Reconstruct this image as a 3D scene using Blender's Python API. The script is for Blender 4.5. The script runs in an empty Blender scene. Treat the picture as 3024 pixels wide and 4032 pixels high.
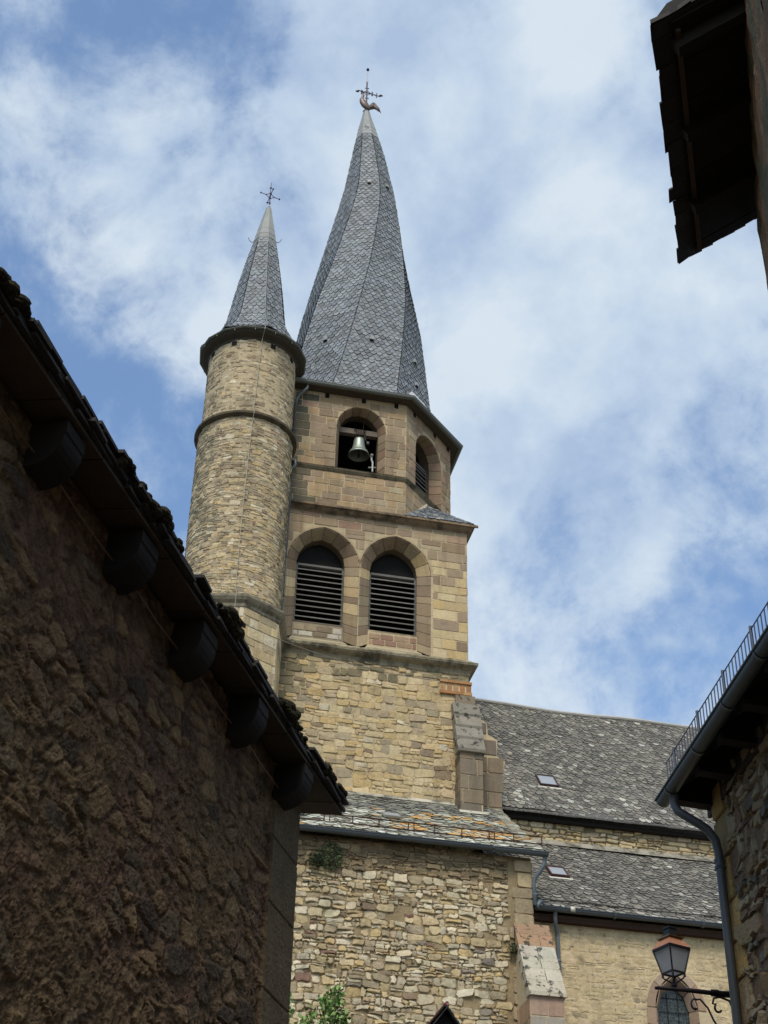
import bpy, math, random
from math import sin, cos, pi, radians, sqrt, atan2
from mathutils import Vector, Matrix, noise
from mathutils.geometry import tessellate_polygon

random.seed(7)
sc = bpy.context.scene
col = sc.collection

# ------------------------------------------------------------------ camera
cam_d = bpy.data.cameras.new('camera'); cam = bpy.data.objects.new('camera', cam_d); col.objects.link(cam)
PIT, ROL = radians(35.14), radians(1.40)
right = Vector((1, 0, 0)); fwd = Vector((0, cos(PIT), sin(PIT))); upv = Vector((0, -sin(PIT), cos(PIT)))
rr = right*cos(ROL) + upv*sin(ROL); uu = -right*sin(ROL) + upv*cos(ROL)
cam.matrix_world = Matrix(((rr.x, uu.x, -fwd.x, 0), (rr.y, uu.y, -fwd.y, 0), (rr.z, uu.z, -fwd.z, 1.6), (0, 0, 0, 1)))
cam_d.sensor_fit = 'VERTICAL'; cam_d.sensor_height = 36; cam_d.lens = 6056/4032*36
cam_d.clip_start = .05; cam_d.clip_end = 5000
sc.camera = cam
sc.render.resolution_x = 768; sc.render.resolution_y = 1024

# ------------------------------------------------------------------ light
SUN_EL, SUN_BACK = 52, 9          # elevation, degrees from straight behind the camera towards its left
sun_d = bpy.data.lights.new('sun', 'SUN'); sun_d.energy = 2.75; sun_d.angle = radians(22); sun_d.color = (1, .93, .84)
sun = bpy.data.objects.new('sun', sun_d); col.objects.link(sun)
sdir = Vector((-sin(radians(SUN_BACK))*cos(radians(SUN_EL)), -cos(radians(SUN_BACK))*cos(radians(SUN_EL)), sin(radians(SUN_EL))))
sun.rotation_euler = sdir.to_track_quat('Z', 'Y').to_euler()
sun.location = (0, -5, 40)

world = bpy.data.worlds.new('World'); sc.world = world; world.use_nodes = True
nt = world.node_tree; N = nt.nodes; L = nt.links; N.clear()
def nd(tree, t, **kw):
    n = tree.nodes.new(t)
    for k, v in kw.items(): setattr(n, k, v)
    return n
def inp(n, **kw):
    for k, v in kw.items(): n.inputs[k].default_value = v
    return n
def mth(tree, op, a, b=None, c=None, clamp=False):
    n = tree.nodes.new('ShaderNodeMath'); n.operation = op; n.use_clamp = clamp
    for i, x in enumerate((a, b, c)):
        if x is None: continue
        if hasattr(x, 'is_linked') or isinstance(x, bpy.types.NodeSocket): tree.links.new(x, n.inputs[i])
        else: n.inputs[i].default_value = x
    return n.outputs[0]
def mixc(tree, f, a, b, mode='MIX'):
    n = tree.nodes.new('ShaderNodeMix'); n.data_type = 'RGBA'; n.blend_type = mode
    for i, x in ((0, f), (6, a), (7, b)):
        if isinstance(x, bpy.types.NodeSocket): tree.links.new(x, n.inputs[i])
        else: n.inputs[i].default_value = x if i == 0 else (tuple(x)+(1,) if len(x) == 3 else x)
    return n.outputs[2]
def ramp(tree, fac, stops, interp='LINEAR'):
    n = tree.nodes.new('ShaderNodeValToRGB'); cr = n.color_ramp; cr.interpolation = interp
    while len(cr.elements) < len(stops): cr.elements.new(.5)
    for e, (p, c) in zip(cr.elements, stops):
        e.position = p; e.color = tuple(c)+(1,) if not isinstance(c, (int, float)) else (c, c, c, 1)
    tree.links.new(fac, n.inputs[0]); return n.outputs[0]
def noisen(tree, vec, scale, detail=4, rough=.55, dist=0, dims='3D'):
    n = tree.nodes.new('ShaderNodeTexNoise'); n.noise_dimensions = dims
    n.inputs['Scale'].default_value = scale; n.inputs['Detail'].default_value = detail
    n.inputs['Roughness'].default_value = rough; n.inputs['Distortion'].default_value = dist
    if vec is not None: tree.links.new(vec, n.inputs['Vector'])
    return n

sky = nd(nt, 'ShaderNodeTexSky', sky_type='NISHITA'); sky.sun_disc = False
sky.sun_elevation = radians(SUN_EL); sky.sun_rotation = radians(180+SUN_BACK); sky.air_density = 1.0; sky.dust_density = 1.2
tc = nd(nt, 'ShaderNodeTexCoord'); sep = nd(nt, 'ShaderNodeSeparateXYZ'); L.new(tc.outputs['Generated'], sep.inputs[0])
mp = nd(nt, 'ShaderNodeMapping'); L.new(tc.outputs['Generated'], mp.inputs[0])
mp.inputs['Rotation'].default_value = (.3, .5, radians(20)); mp.inputs['Location'].default_value = (1.3, 4.1, 2.0)
def patch(dx, dy, dz, r, amp):
    """soft mass of cloud (amp > 0) or clear gap (amp < 0) in that direction of the sky"""
    d = nd(nt, 'ShaderNodeVectorMath', operation='DISTANCE'); L.new(tc.outputs['Generated'], d.inputs[0]); d.inputs[1].default_value = (dx, dy, dz)
    m = nd(nt, 'ShaderNodeMapRange', interpolation_type='SMOOTHSTEP'); L.new(d.outputs['Value'], m.inputs[0])
    m.inputs[1].default_value = 0; m.inputs[2].default_value = r; m.inputs[3].default_value = amp; m.inputs[4].default_value = 0
    return m.outputs[0]
PATCHES = [(-.9, .1, .42, .95, -.30), (.85, -.2, .5, 1.1, .14), (.1, -.8, .6, .9, .10), (-0.191, 0.625, 0.757, 0.20, 0.02), (-0.132, 0.662, 0.738, 0.14, 0.05), (-0.058, 0.629, 0.776, 0.12, 0.09), (0.002, 0.656, 0.755, 0.14, 0.08), (0.129, 0.669, 0.732, 0.42, 0.12), (0.085, 0.735, 0.673, 0.25, 0.06), (-0.157, 0.722, 0.674, 0.16, 0.06), (0.080, 0.798, 0.597, 0.16, 0.06), (0.147, 0.850, 0.506, 0.30, 0.04), (-0.146, 0.800, 0.582, 0.08, 0.05), (-0.177, 0.757, 0.629, 0.15, -0.11), (-0.220, 0.700, 0.680, 0.10, -0.08), (-0.116, 0.608, 0.786, 0.14, -0.10), (-0.084, 0.667, 0.741, 0.10, -0.08), (-0.087, 0.699, 0.710, 0.08, -0.05), (0.044, 0.746, 0.664, 0.10, -0.08), (0.073, 0.836, 0.544, 0.10, -0.07), (0.201, 0.815, 0.543, 0.20, -0.07), (0.147, 0.599, 0.787, 0.12, -0.06), (-0.155, 0.813, 0.561, 0.06, -0.05), ]  # leading entries lie out of view, added to darken the spires' left facets
n1 = noisen(nt, mp.outputs[0], 9.0, 11, .60, .3)
n2 = noisen(nt, mp.outputs[0], 30.0, 9, .64, .25)
n3 = noisen(nt, mp.outputs[0], 2.6, 3, .5, 0)
dens = mth(nt, 'ADD', mth(nt, 'MULTIPLY', n1.outputs[0], .60), mth(nt, 'ADD', mth(nt, 'MULTIPLY', n2.outputs[0], .22), mth(nt, 'MULTIPLY', n3.outputs[0], .18)))
dens = mth(nt, 'ADD', dens, .015)
for p in PATCHES: dens = mth(nt, 'ADD', dens, patch(*p))
cov = ramp(nt, dens, [(.425, 0.0), (.48, .26), (.535, .70), (.60, 1.0)], 'B_SPLINE')
shade = noisen(nt, mp.outputs[0], 9.0, 7, .55, .1)
cloudc = ramp(nt, shade.outputs[0], [(.38, (.44, .56, .75)), (.50, (.58, .70, .84)), (.62, (.74, .83, .91))])
skyc = mixc(nt, 1.0, sky.outputs[0], (.150, .186, .212, 1), 'MULTIPLY')
skyc = mixc(nt, .12, skyc, (.42, .52, .66))
full = mixc(nt, mth(nt, 'MULTIPLY', cov, .93), skyc, cloudc)
bg = nd(nt, 'ShaderNodeBackground'); L.new(full, bg.inputs[0]); bg.inputs[1].default_value = 1.0
out = nd(nt, 'ShaderNodeOutputWorld'); L.new(bg.outputs[0], out.inputs[0])

sc.view_settings.view_transform = 'Standard'; sc.view_settings.look = 'None'
sc.view_settings.exposure = 0; sc.view_settings.gamma = 1; sc.view_settings.use_curve_mapping = False

# ------------------------------------------------------------------ helpers
R = random.random
def U(a, b): return a+(b-a)*random.random()
def sl(r, g, b, k=1.0):          # sRGB 0-255 to linear
    f = lambda c: ((c/255+.055)/1.055)**2.4 if c > 10 else c/255/12.92
    return (f(r)*k, f(g)*k, f(b)*k)
def vary(c, a=.12):
    k = 1+U(-a, a); return (c[0]*k*(1+U(-.03, .03)), c[1]*k, c[2]*k*(1+U(-.04, .04)))
def lerp(a, b, t): return a+(b-a)*t
def nz(x, y=0, z=0): return noise.noise(Vector((x, y, z)))

class MB:
    def __init__(s): s.v = []; s.f = []; s.c = []; s.mi = []
    def poly(s, pts, c, mi=0):
        i = len(s.v); s.v += [tuple(p) for p in pts]; s.c += [c]*len(pts); s.f.append(tuple(range(i, i+len(pts)))); s.mi.append(mi)
    def quadstrip(s, A, B, c, closed=False, mi=0):
        n = len(A); i = len(s.v); s.v += [tuple(p) for p in A]+[tuple(p) for p in B]; s.c += [c]*(2*n)
        for k in range(n if closed else n-1):
            k2 = (k+1) % n; s.f.append((i+k, i+k2, i+n+k2, i+n+k)); s.mi.append(mi)
    def loft(s, rings, c, closed=True, caps=False, mi=0):
        n = len(rings[0]); i0 = len(s.v)
        for r in rings: s.v += [tuple(p) for p in r]; s.c += [c]*n
        for a in range(len(rings)-1):
            for k in range(n if closed else n-1):
                k2 = (k+1) % n; b = i0+a*n
                s.f.append((b+k, b+k2, b+n+k2, b+n+k)); s.mi.append(mi)
        if caps:
            s.f.append(tuple(range(i0, i0+n))); s.mi.append(mi)
            b = i0+(len(rings)-1)*n; s.f.append(tuple(range(b, b+n))); s.mi.append(mi)
    def box(s, x0, x1, y0, y1, z0, z1, c, mi=0):
        i = len(s.v)
        s.v += [(x, y, z) for z in (z0, z1) for x, y in ((x0, y0), (x1, y0), (x1, y1), (x0, y1))]; s.c += [c]*8
        for f in ((0, 3, 2, 1), (4, 5, 6, 7), (0, 1, 5, 4), (1, 2, 6, 5), (2, 3, 7, 6), (3, 0, 4, 7)): s.f.append(tuple(i+k for k in f)); s.mi.append(mi)
    def bar(s, p, q, w, h, c, up=Vector((0, 0, 1)), mi=0):
        p, q = Vector(p), Vector(q); d = (q-p).normalized(); sd = d.cross(up)
        if sd.length < 1e-4: sd = d.cross(Vector((0, 1, 0)))
        sd.normalize(); u2 = sd.cross(d)
        r = lambda o: [o+sd*a*w/2+u2*b*h/2 for a, b in ((-1, -1), (1, -1), (1, 1), (-1, 1))]
        s.loft([r(p), r(q)], c, True, True, mi)
    def ext(s, pts, vec, c, mi=0):
        vec = Vector(vec); A = [Vector(p) for p in pts]; s.loft([A, [p+vec for p in A]], c, True, True, mi)
    def tube(s, path, r, c, n=8, caps=True, mi=0):
        path = [Vector(p) for p in path]; rings = []; prev = None
        for k, p in enumerate(path):
            d = (path[min(k+1, len(path)-1)]-path[max(k-1, 0)]).normalized()
            if prev is None:
                a = d.cross(Vector((0, 0, 1)));
                if a.length < .05: a = d.cross(Vector((1, 0, 0)))
            else: a = prev-d*prev.dot(d)
            a.normalize(); prev = a; b = d.cross(a)
            rk = r[k] if isinstance(r, (list, tuple)) else r
            rings.append([p+(a*cos(t)+b*sin(t))*rk for t in [2*pi*j/n for j in range(n)]])
        s.loft(rings, c, True, caps, mi)
    def lathe(s, prof, c, ctr=(0, 0), n=24, a0=0, a1=2*pi, mi=0):
        full_ = abs(a1-a0-2*pi) < 1e-6; m = n if full_ else n+1
        rings = [[(ctr[0]+r*cos(a0+(a1-a0)*k/n), ctr[1]+r*sin(a0+(a1-a0)*k/n), z) for k in range(m)] for r, z in prof]
        s.loft(rings, c, full_, False, mi)
    def holed(s, outer, holes, M, c, mi=0):
        loops = [[Vector((a, b, 0)) for a, b in lp] for lp in [outer]+holes]
        tris = tessellate_polygon(loops); flat = [p for lp in loops for p in lp]
        i = len(s.v); s.v += [tuple(M(p.x, p.y, 0)) for p in flat]; s.c += [c]*len(flat)
        for t in tris: s.f.append(tuple(i+k for k in t)); s.mi.append(mi)
    def build(s, name, mats, parent=None, smooth=False, off=(0, 0, 0)):
        me = bpy.data.meshes.new(name)
        vs = [(x-off[0], y-off[1], z-off[2]) for x, y, z in s.v] if any(off) else s.v
        me.from_pydata(vs, [], s.f)
        a = me.color_attributes.new('Col', 'FLOAT_COLOR', 'POINT')
        a.data.foreach_set('color', [q for c in s.c for q in (c[0], c[1], c[2], 1.0)])
        if not isinstance(mats, (list, tuple)): mats = [mats]
        for m in mats: me.materials.append(m)
        me.polygons.foreach_set('material_index', s.mi)
        me.polygons.foreach_set('use_smooth', [smooth]*len(s.f))
        me.update()
        o = bpy.data.objects.new(name, me); col.objects.link(o)
        if parent: o.parent = parent
        return o

def tag(o, label, cat, group=None):
    o['label'] = label; o['category'] = cat
    if group: o['group'] = group
    return o
class Frame:
    def __init__(s, ox, oy, rot):
        s.o = Vector((ox, oy, 0)); s.rot = rot; s.M = Matrix.Rotation(rot, 3, 'Z')
    def w(s, p): return s.o+s.M @ Vector(p)
def thing(name, label, cat, fr, base=(0, 0, 0), group=None):
    o = bpy.data.objects.new(name, None); col.objects.link(o)
    o.location = fr.w(base); o.rotation_euler = (0, 0, fr.rot); o.empty_display_size = .3
    tag(o, label, cat, group); return o

# ------------------------------------------------------------------ materials
def new_mat(name, rough=.85, metal=0.0):
    m = bpy.data.materials.new(name); m.use_nodes = True; t = m.node_tree; b = t.nodes['Principled BSDF']
    b.inputs['Roughness'].default_value = rough; b.inputs['Metallic'].default_value = metal
    return m, t, b
def attr_mat(name, rough=.9, fine=30, amt=.35, bump=.5, bdist=.01, big=1.2, bigamt=.25, metal=0.0, stain=None, spec=.3, speck=None):
    """material whose own colours come from the mesh, broken up by grain, blotches and bump"""
    m, t, b = new_mat(name, rough, metal)
    b.inputs['Specular IOR Level'].default_value = spec
    at = nd(t, 'ShaderNodeAttribute', attribute_name='Col'); tcn = nd(t, 'ShaderNodeTexCoord'); V = tcn.outputs['Object']
    nf = noisen(t, V, fine, 6, .65); nb = noisen(t, V, big, 4, .6)
    k = mth(t, 'ADD', mth(t, 'MULTIPLY', nf.outputs[0], amt*2), mth(t, 'ADD', mth(t, 'MULTIPLY', nb.outputs[0], bigamt*2), 1-amt-bigamt))
    kc = nd(t, 'ShaderNodeCombineColor'); [t.links.new(k, kc.inputs[i]) for i in range(3)]
    c = mixc(t, 1.0, at.outputs['Color'], kc.outputs[0], 'MULTIPLY')
    if name == 'sandstone_ashlar':   # bedding streaks of the sandstone
        mpz = nd(t, 'ShaderNodeMapping'); t.links.new(V, mpz.inputs[0]); mpz.inputs['Scale'].default_value = (1.5, 1.5, 22)
        ns = noisen(t, mpz.outputs[0], 1.6, 5, .6, .6); c = mixc(t, mth(t, 'MULTIPLY', ramp(t, ns.outputs[0], [(.42, 0.0), (.66, 1.0)]), .30), c, mixc(t, 1.0, c, (.72, .66, .60), 'MULTIPLY'))
    if stain:
        (sc_, lo, hi, sc2, amount) = stain
        ns = noisen(t, V, sc_, 6, .68, .3)
        f = ramp(t, ns.outputs[0], [(lo, 0.0), (hi, 1.0)])
        c = mixc(t, mth(t, 'MULTIPLY', f, amount), c, sc2)
    if name in ('rubble_limestone', 'turret_rubble', 'sandstone_ashlar'):   # rain streaks running down the walls
        mpv = nd(t, 'ShaderNodeMapping'); t.links.new(V, mpv.inputs[0]); mpv.inputs['Scale'].default_value = (3.2, 3.2, .28)
        nv = noisen(t, mpv.outputs[0], 1.3, 6, .65, .2); c = mixc(t, mth(t, 'MULTIPLY', ramp(t, nv.outputs[0], [(.50, 0.0), (.68, 1.0)]), .42), c, mixc(t, 1.0, c, (.56, .55, .52), 'MULTIPLY'))
    if speck:
        (sc_, lo, hi, sc2, amount) = speck
        ns = noisen(t, V, sc_, 3, .6)
        f = ramp(t, ns.outputs[0], [(lo, 0.0), (hi, 1.0)])
        c = mixc(t, mth(t, 'MULTIPLY', f, amount), c, sc2)
    t.links.new(c, b.inputs['Base Color'])
    bp = nd(t, 'ShaderNodeBump'); bp.inputs['Strength'].default_value = bump; bp.inputs['Distance'].default_value = bdist
    nb2 = noisen(t, V, fine*.6, 8, .7)
    t.links.new(nb2.outputs[0], bp.inputs['Height']); t.links.new(bp.outputs[0], b.inputs['Normal'])
    return m
M_RUB = attr_mat('rubble_limestone', .95, 14, .40, 1.0, .03, .9, .16, stain=(1.6, .56, .72, sl(82, 76, 62), .55), speck=(9, .62, .72, sl(70, 64, 52), .6))
M_TUR = attr_mat('turret_rubble', .95, 14, .42, 1.0, .03, .8, .18, stain=(.9, .52, .70, sl(92, 84, 66), .65), speck=(8, .60, .72, sl(70, 62, 48), .6))
M_ASH = attr_mat('sandstone_ashlar', .93, 14, .26, .6, .012, 1.1, .14, stain=(1.2, .60, .74, sl(84, 80, 66), .5))
M_CORN = attr_mat('weathered_moulding', .95, 16, .35, .9, .02, 2.2, .35, stain=(2.4, .46, .62, sl(58, 55, 46), .8))
M_CAP = attr_mat('lichen_capstone', .95, 22, .35, .8, .012, 3.0, .3, stain=(5.0, .55, .60, sl(52, 52, 46), .9))
M_SLATE = attr_mat('spire_slate', .66, 40, .24, .3, .004, 1.1, .22, spec=.4, stain=(.9, .56, .70, sl(98, 98, 90), .5))
M_LAUZE = attr_mat('old_stone_slate', .85, 26, .34, .6, .008, .7, .28, stain=(3.2, .60, .70, sl(172, 172, 158), .55), speck=(16, .58, .66, sl(150, 148, 136), .6))
M_LICH = attr_mat('lichen_stone_slate', .9, 26, .32, .6, .008, 1.2, .24, stain=(3.4, .52, .60, sl(182, 184, 166), .6), speck=(12, .60, .66, sl(190, 178, 140), .5))
M_DARK = attr_mat('dark_slate', .8, 20, .35, .6, .01, 2, .3)
M_WOOD = attr_mat('old_wood', .85, 12, .35, .5, .006, 2, .25)
M_NEAR = attr_mat('old_render_rubble', .97, 38, .46, 1.0, .04, 3.0, .2, spec=.15, speck=(60, .60, .70, sl(150, 132, 102), .5))
M_ZINC = attr_mat('zinc', .52, 18, .18, .15, .003, 2.5, .25, metal=.15, spec=.5)
M_IRON = attr_mat('wrought_iron', .55, 30, .2, .2, .003, 3, .2, metal=.6, spec=.5)
M_BRONZE = attr_mat('bell_bronze', .5, 9, .3, .2, .004, 5, .3, metal=.6)
M_GILT = attr_mat('weathered_copper', .5, 14, .3, .2, .004, 5, .3, metal=.5)
M_COPPER = attr_mat('copper_sheet', .38, 12, .25, .15, .003, 6, .25, metal=.85)
M_PLAST = attr_mat('painted_metal', .5, 20, .1, .05, .002, 3, .1)
M_LEAF = attr_mat('leaf', .7, 30, .25, .1, .002, 3, .2)
def leaf_translucent():
    t = M_LEAF.node_tree; b = t.nodes['Principled BSDF']; b.inputs['Subsurface Weight'].default_value = 0
leaf_translucent()
# glass
def glass(name, c, rough, alpha_mix):
    m, t, b = new_mat(name, rough); b.inputs['Base Color'].default_value = (*c, 1); b.inputs['Specular IOR Level'].default_value = .8
    if alpha_mix:
        tr = nd(t, 'ShaderNodeBsdfTranslucent'); tr.inputs[0].default_value = (.8, .82, .84, 1)
        mx = nd(t, 'ShaderNodeMixShader'); mx.inputs[0].default_value = alpha_mix
        o = t.nodes['Material Output']; t.links.new(b.outputs[0], mx.inputs[1]); t.links.new(tr.outputs[0], mx.inputs[2]); t.links.new(mx.outputs[0], o.inputs[0])
    return m
M_FROST = glass('frosted_lamp_glass', sl(236, 232, 222), .6, .85)
M_SKYL = glass('skylight_glass', sl(150, 154, 158), .3, 0)  # pale base colour stands in for sky reflected in the skylight panes
# leaded window glass: lattice of lead lines
M_LEAD, t_, b_ = new_mat('leaded_glass', .25)
vv = nd(t_, 'ShaderNodeTexCoord'); vr = nd(t_, 'ShaderNodeTexVoronoi', feature='DISTANCE_TO_EDGE'); vr.inputs['Scale'].default_value = 15; vr.inputs['Randomness'].default_value = .55
t_.links.new(vv.outputs['Object'], vr.inputs['Vector'])
gc = ramp(t_, vr.outputs['Distance'], [(.03, sl(74, 80, 72)), (.09, sl(36, 42, 40))])
t_.links.new(gc, b_.inputs['Base Color'])

# ------------------------------------------------------------------ masonry generators
def stone(mb, P, Nn, d, c, bev=.012, bulge=.004, back=-.012, tilt=0.0):
    """one block: outline P (3D points on the wall), pushed out by d along Nn with a chamfered rim"""
    n = len(P); cen = sum(P, Vector())/n
    A = [p+Nn*back for p in P]
    B = [p+Nn*(d*.55)+(cen-p).normalized()*bev*.25 for p in P]
    g = Vector((U(-1, 1), U(-1, 1), U(-1, 1)))*tilt
    C_ = [p+Nn*max(-.002, d+(p-cen).dot(g))+(cen-p).normalized()*min(bev, (cen-p).length*.5) for p in P]
    i = len(mb.v); mb.v += [tuple(p) for p in A+B+C_]+[tuple(cen+Nn*(d+bulge))]; mb.c += [c]*(3*n+1)
    for k in range(n):
        k2 = (k+1) % n
        mb.f.append((i+k, i+k2, i+n+k2, i+n+k)); mb.f.append((i+n+k, i+n+k2, i+2*n+k2, i+2*n+k)); mb.f.append((i+2*n+k, i+2*n+k2, i+3*n))
        mb.mi += [0, 0, 0]
def outline(x0, x1, y0l, y0r, y1l, y1r, rnd, jit):
    """rounded, jittered block outline in (a, b)"""
    q = [(x0, y0l), (x1, y0r), (x1, y1r), (x0, y1l)]; out = []
    m = min(x1-x0, y1l-y0l)
    for k in range(4):
        p, pr, nx = q[k], q[k-1], q[(k+1) % 4]
        r = m*rnd*U(.5, 1.2)
        def toward(a, b):
            L_ = math.hypot(b[0]-a[0], b[1]-a[1]) or 1; s = min(r, L_*.4)/L_
            return [a[0]+(b[0]-a[0])*s, a[1]+(b[1]-a[1])*s]
        out += [toward(p, pr), toward(p, nx)]
        if rnd > .2: # a point on the long side so it is not straight
            out.append([(p[0]+nx[0])/2, (p[1]+nx[1])/2])
    return [(a+U(-jit, jit), b+U(-jit, jit)) for a, b in out]
def courses(mb, a0, a1, b0, b1, M, Nf, hr, wr, jit, gap, dr, pal, keep=None, rnd=.25, wav=.0, clip=None, split=0, bev=.012, fill=0.0, seed=0, bulge=.004, tilt=0.0):
    """irregular coursed masonry over a0..a1 x b0..b1; M maps (a,b,d) to 3D, Nf(a) the outward normal"""
    b = b0; j = 0
    while b < b1-.01:
        h = U(*hr); h = min(h, b1-b)
        if b1-(b+h) < hr[0]*.5: h = b1-b
        yb = lambda a, j=j, b=b: b+(wav*nz(a*1.7, j*3.1+seed) if b > b0+.001 else 0)
        yt = lambda a, j=j, b=b, h=h: b+h+(wav*nz(a*1.7, (j+1)*3.1+seed) if b+h < b1-.001 else 0)
        a = a0-U(0, wr[1])*.8
        while a < a1:
            w = U(*wr)*(h/((hr[0]+hr[1])/2))**.35
            x0, x1 = max(a, a0)+gap/2, min(a+w, a1)-gap/2; a += w
            if clip:
                ex = clip(b, b+h)
                for e0, e1 in ex:
                    if x0 < e1 and x1 > e0:      # trim the block back to the edge of the opening's surround
                        l_, r_ = e0-x0, x1-e1
                        if l_ >= r_: x1 = min(x1, e0-gap/2)
                        else: x0 = max(x0, e1+gap/2)
            if x1-x0 < .05: continue
            def put(lo, hi, x0, x1):
                if keep and not keep((x0+x1)/2, (lo(x0)+hi(x1))/2, (x1-x0)/2, h/2): return
                if R() < fill: return
                P2 = outline(x0, x1, lo(x0)+gap/2, lo(x1)+gap/2, hi(x0)-gap/2, hi(x1)-gap/2, rnd, jit)
                P = [Vector(M(x, y, 0)) for x, y in P2]
                stone(mb, P, Nf((x0+x1)/2), U(*dr), pal((x0+x1)/2, b+h/2), bev, bulge, tilt=tilt)
            if split and R() < split and h > hr[0]*1.15:
                f = U(.38, .62); mid = lambda a, f=f: lerp(yb(a), yt(a), f)
                if R() < .5: put(yb, mid, x0, x1); put(mid, yt, x0, x1)
                else:
                    xm = lerp(x0, x1, U(.35, .65)); put(yb, mid, x0, xm-gap/2); put(yb, mid, xm+gap/2, x1); put(mid, yt, x0, x1)
            else: put(yb, yt, x0, x1)
        b += h; j += 1

def choose(*cw):
    r = R()*sum(w for _, w in cw)
    for c, w in cw:
        r -= w
        if r <= 0: return c
    return cw[-1][0]
YEL = [sl(200, 179, 137), sl(194, 173, 132), sl(206, 186, 146), sl(189, 168, 128), sl(198, 172, 124)]
GRB = [sl(172, 156, 126), sl(164, 148, 120), sl(178, 160, 130)]
BRN = [sl(156, 137, 112), sl(149, 131, 107), sl(163, 143, 116), sl(143, 124, 100)]
PNK = [sl(158, 131, 109), sl(150, 123, 102), sl(163, 136, 112)]
PALE = [sl(206, 192, 160), sl(212, 198, 168), sl(198, 184, 154)]
RED = [sl(140, 112, 94), sl(132, 104, 88)]
MORTAR = sl(188, 170, 136)
def pal_tower(a, b):
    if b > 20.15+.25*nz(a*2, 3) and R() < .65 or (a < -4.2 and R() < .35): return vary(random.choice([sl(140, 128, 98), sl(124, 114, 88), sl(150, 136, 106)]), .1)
    return vary(random.choice(choose((YEL, 9), (GRB, 1.6), (PALE, .5), (BRN, .35))), .08)
def pal_turret(a, b):
    k = max(0, min(1, (b-21)/5))
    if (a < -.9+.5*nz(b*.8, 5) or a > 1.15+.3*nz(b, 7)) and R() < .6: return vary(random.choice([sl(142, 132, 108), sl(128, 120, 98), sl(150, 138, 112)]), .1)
    return vary(random.choice(choose((YEL, 5*(1-k)+.5), (GRB, 3), (PALE, .9), (BRN, .5+.3*k), (RED, .04))), .08)
def pal_chap(a, b): return vary(random.choice(choose((PALE, 3.8), (YEL, 2.6), (GRB, 2.6), (BRN, .35), (RED, .07), ([sl(146, 138, 124)], .16))), .10)
def pal_ash(a, b):
    c = choose((BRN, 7), (PNK, .6), (GRB, 2.4), (PALE, .15))
    if a > -.85 and b < 24.3: c = choose((YEL, 6), (BRN, 3.2))
    return vary(random.choice(c), .07)
def pal_oct(a, b):
    return vary(random.choice(choose((BRN, 6), ([sl(172, 148, 114), sl(166, 142, 110)], 4), (PNK, .8), (GRB, 1.2))), .07)
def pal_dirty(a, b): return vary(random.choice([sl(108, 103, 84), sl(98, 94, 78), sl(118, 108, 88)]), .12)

def arch_pts(cx, hw, zb, zs, rise, n=10, pointed=True, close=True):
    """arch outline in (a, b), from bottom left over the top to bottom right"""
    pts = [(cx-hw, zb)]
    for k in range(n+1):
        t = k/n
        if pointed:
            # two arcs meeting in a slight point
            R_ = (hw*hw+rise*rise)/(2*hw); am = atan2(rise, R_-hw); ang = am*t
            pts.append((cx-hw+R_-R_*cos(ang), zs+R_*sin(ang)))
        else:
            ang = pi/2*t; pts.append((cx-hw*cos(ang), zs+rise*sin(ang)))
    left = pts[:]
    rightp = [(2*cx-x, z) for x, z in reversed(left[:-1])]
    return left+rightp
def inside_arch(a, b, cx, hw, zb, zs, rise, m=0):
    if abs(a-cx) > hw+m or b < zb-m: return False
    if b <= zs: return True
    t = (b-zs)/(rise+m)
    return t < 1 and abs(a-cx) < (hw+m)*sqrt(max(0, 1-t*t))

def arch_clip(*qs, m=.03):
    def f(b0_, b1_):
        out_ = []
        for q in qs:
            if b1_ <= q['zb']: continue
            b = max(b0_, q['zb'])+.25*(b1_-b0_)
            if b <= q['zs']: wd = q['hw']
            else:
                t = (b-q['zs'])/q['rise']
                if t >= 1: continue
                wd = q['hw']*(1-t**2.1)**.56
            out_.append((q['cx']-wd-m, q['cx']+wd+m))
        return out_
    return f

def sweep(mb, path, prof, c, closed=False):
    """run a moulding profile [(out, z)] along a plan path (list of (x, y)), outward = right-hand side of travel, mitred"""
    n = len(path); rings = []
    for k in range(n):
        p = Vector(path[k])
        def nrm(a, b): d = (Vector(b)-Vector(a)).normalized(); return Vector((d.y, -d.x))
        if closed: n0, n1 = nrm(path[k-1], path[k]), nrm(path[k], path[(k+1) % n])
        else:
            n0 = nrm(path[k-1], path[k]) if k > 0 else nrm(path[k], path[k+1]); n1 = nrm(path[k], path[k+1]) if k < n-1 else n0
        m = n0+n1; m = m/(m.dot(n0))
        rings.append([(p.x+m.x*o, p.y+m.y*o, z) for o, z in prof])
    if closed: rings.append(rings[0])
    mb.loft(rings, c, False)

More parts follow.
